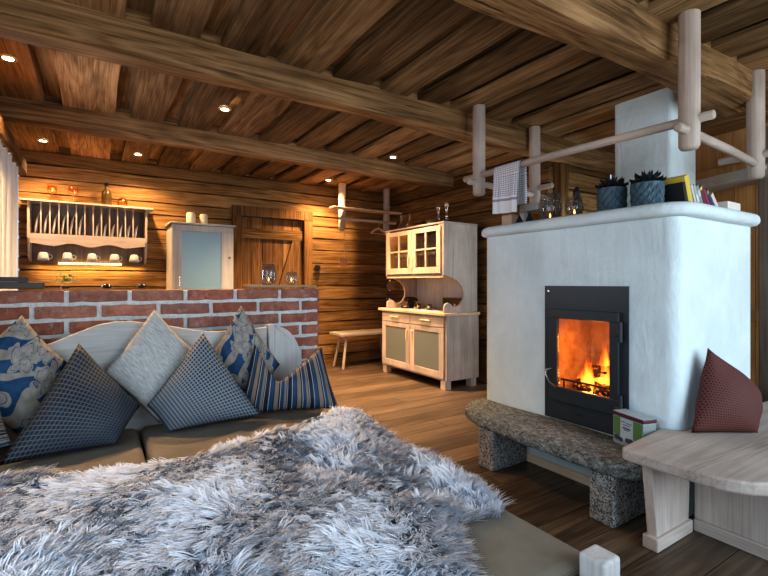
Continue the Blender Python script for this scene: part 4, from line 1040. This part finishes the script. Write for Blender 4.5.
for x_,lab in ((.055,'small round black ornament on the brick wall nearer the herb'),(.235,'small round black ornament on the brick wall nearer the white cabinet')):
    m = MB(); m.lathe([(.018,0),(.026,.006),(.027,.014),(.02,.024),(.006,.028)],(x_,3.08,zw),14); tag(m.build('black_ornament', M['black'], smooth=True), lab,'ornament')
m = MB(); m.prism([(.865,zw),(1.335,zw),(1.35,zw+.016),(.845,zw+.020)],'y',3.015,3.128); tag(m.build('wooden_tray', plain('tray_wood',(.30,.22,.13),.6), bevel=.004),'flat rustic wooden tray at the end of the brick wall','tray')
def lantern(x, R, h, lab):
    loc = (x,3.07,zw+.021); t_ = thing('candle_glass', lab, 'candle holder', loc)
    m = MB(); m.lathe([(R*.7,0),(R*.95,h*.1),(R,h*.3),(R*.97,h*.6),(R*.84,h),(R*.81,h),(R*.93,h*.6),(R*.94,h*.3),(R*.6,.006)],loc,26); m.build('glass_bowl', M['etched'], t_, smooth=True, sharp=0)
    m = MB(); m.lathe([(.018,.008),(.018,.02),(.015,.021)],loc,14); c_ = m.build('tealight', M['wax'], t_)
    m = MB(); m.lathe([(.001,.023),(.004,.028),(.0045,.034),(.002,.043),(.0005,.05)],loc,8); m.build('flame', M['candleflame'], c_, smooth=True)
lantern(1.01,.053,.142,'taller smoky candle glass on the wooden tray of the brick wall'); lantern(1.175,.043,.088,'shorter smoky candle glass on the wooden tray of the brick wall')
# curtain and pelmet
m = MB(); rows = []
pts = [(-.585+.028*math.sin(k*.95)+.01*math.sin(k*2.3), 3.9+k*.0215) for k in range(49)]
m.loft([[(p[0]*(1)+.006*math.sin(z_*3+k*.3),p[1],z_) for k,p in enumerate(pts)] for z_ in (.25,.9,1.5,2.19)],False,False,False)
tag(m.build('curtain', M['curtain'], smooth=True, sharp=0),'long white curtain at the window beside the plate rack','curtain')
m = MB(); hewn(m,'y',3.3,5.33,-.69,-.53,2.20,2.31,.008,.15); tag(m.build('curtain_pelmet', M['logy']),'rough wooden pelmet board above the white curtain','pelmet')

# ------------------------------------------------------------------ lights in the place, plus added fill lights
EN = {(-.46,3.647):190,(.883,3.777):220,(-.436,5.575):165,(.392,5.613):175,(2.804,4.214):430,(2.68,5.62):260}
dl = None
labs = ['recessed ceiling spotlight nearest the window in front of the second beam','recessed ceiling spotlight between the two long beams above the brick wall','recessed ceiling spotlight above the curtain','recessed ceiling spotlight above the plate rack','recessed ceiling spotlight in front of the hutch','recessed ceiling spotlight beside the coat shelf']
for (x_,y_),lab in zip(((-.46,3.647),(.883,3.777),(-.436,5.575),(.392,5.613),(2.804,4.214),(2.68,5.62)),labs):
    loc = (x_,y_,ZC-.052)
    if dl is None:
        dl = thing('ceiling_spotlight', lab, 'spotlight', loc, 'recessed ceiling spotlights')
        m = MB(); m.lathe([(.042,0),(.048,.004),(.048,.014),(.030,.014),(.030,.002)],loc,24,None,False,False); m.build('trim_ring', M['brass'], dl, smooth=True)
        m = MB(); m.lathe([(.029,.003),(.029,.008)],loc,20); m.build('lamp', M['lamp'], dl)
    else: copy_tree(dl, loc, lab)
    l = bpy.data.lights.new('spot','SPOT'); l.energy = EN[(x_,y_)]; l.color = (1,.66,.38) if x_ > 2.75 else (1,.61,.28); l.spot_size = 1.75 if x_ > 2.75 else 2.3; l.spot_blend = 1. if x_ > 2.75 else .8; l.shadow_soft_size = .03
    lo = bpy.data.objects.new('spot_light', l); COL.objects.link(lo); lo.location = (x_,y_,ZC-.058)
l = bpy.data.lights.new('spot','SPOT'); l.energy = 420; l.color = (1,.62,.30); l.spot_size = 1.9; l.spot_blend = 1.; l.shadow_soft_size = .03  # added fill spot without a fixture, brightens floor and back wall
lo = bpy.data.objects.new('spot_light', l); COL.objects.link(lo); lo.location = (2.05,4.80,ZC-.058)
def area(name, loc, target, sx, sy, e, col):
    l = bpy.data.lights.new(name,'AREA'); l.shape = 'RECTANGLE'; l.size = sx; l.size_y = sy; l.energy = e; l.color = col
    o = bpy.data.objects.new(name, l); COL.objects.link(o); o.location = loc
    o.rotation_euler = (Vector(target)-Vector(loc)).to_track_quat('-Z','Y').to_euler(); return o
area('window_and_fill_light', (2.6,-1.55,1.5), (2.2,2.5,1.0), 3.2, 1.6, 88, (.70,.87,1.))
area('window_and_fill_light', (-.68,.6,1.45), (2.5,1.6,.9), 2.0, 1.3, 21, (.70,.87,1.))
area('window_and_fill_light', (-.80,4.2,1.55), (1.5,4.2,1.2), 1.3, 1.1, 75, (.86,.88,1.))
area('window_and_fill_light', (4.0,2.52,1.30), (3.55,4.5,1.2), .7, 1.0, 17, (.72,.88,1.))  # added fill behind the stove for the hutch side, no window there
area('rack_light', (-.04,5.985,1.40), (-.04,5.99,1.0), 1.0, .02, 5, (1,.58,.18))
def point(loc, e, col, r=.04):
    l = bpy.data.lights.new('glow','POINT'); l.energy = e; l.color = col; l.shadow_soft_size = r
    o = bpy.data.objects.new('glow_light', l); COL.objects.link(o); o.location = loc
point((2.60,1.70,.80), 2.6, (1,.30,.04), .06); point((2.58,1.68,.60), 1.6, (1,.34,.06), .04)
w = bpy.data.worlds.new('sky_and_warm_fill'); bpy.context.scene.world = w; w.use_nodes = True
nt = w.node_tree; bg = nt.nodes['Background']; bg.inputs[1].default_value = 1.0
gm = nt.nodes.new('ShaderNodeNewGeometry'); sx = nt.nodes.new('ShaderNodeSeparateXYZ'); nt.links.new(gm.outputs['Incoming'], sx.inputs[0])
cr = nt.nodes.new('ShaderNodeValToRGB'); mr_ = nt.nodes.new('ShaderNodeMapRange'); mr_.inputs[1].default_value = .25; mr_.inputs[2].default_value = -.25
nt.links.new(sx.outputs[2], mr_.inputs[0]); nt.links.new(mr_.outputs[0], cr.inputs[0]); nt.links.new(cr.outputs[0], bg.inputs[0])
cr.color_ramp.elements[0].color = (.54,.38,.24,1); cr.color_ramp.elements[1].color = (.55,.75,1,1)  # warm lower half is added fill that lights the ceiling

# ------------------------------------------------------------------ camera
cam = bpy.data.cameras.new('camera'); co = bpy.data.objects.new('camera', cam); COL.objects.link(co)
cam.sensor_width = 36; cam.lens = 453/768*36; cam.shift_y = -5/768; cam.clip_start = .02
co.location = (0,0,1.2); co.rotation_euler = (PI/2,0,-math.radians(32.5))
sc = bpy.context.scene; sc.camera = co
sc.view_settings.view_transform = 'Standard'
sc.view_settings.look = 'Medium High Contrast'
sc.view_settings.exposure = 0.0
sc.cycles.max_bounces = 8; sc.cycles.transparent_max_bounces = 24
sc.cycles.use_denoising = True
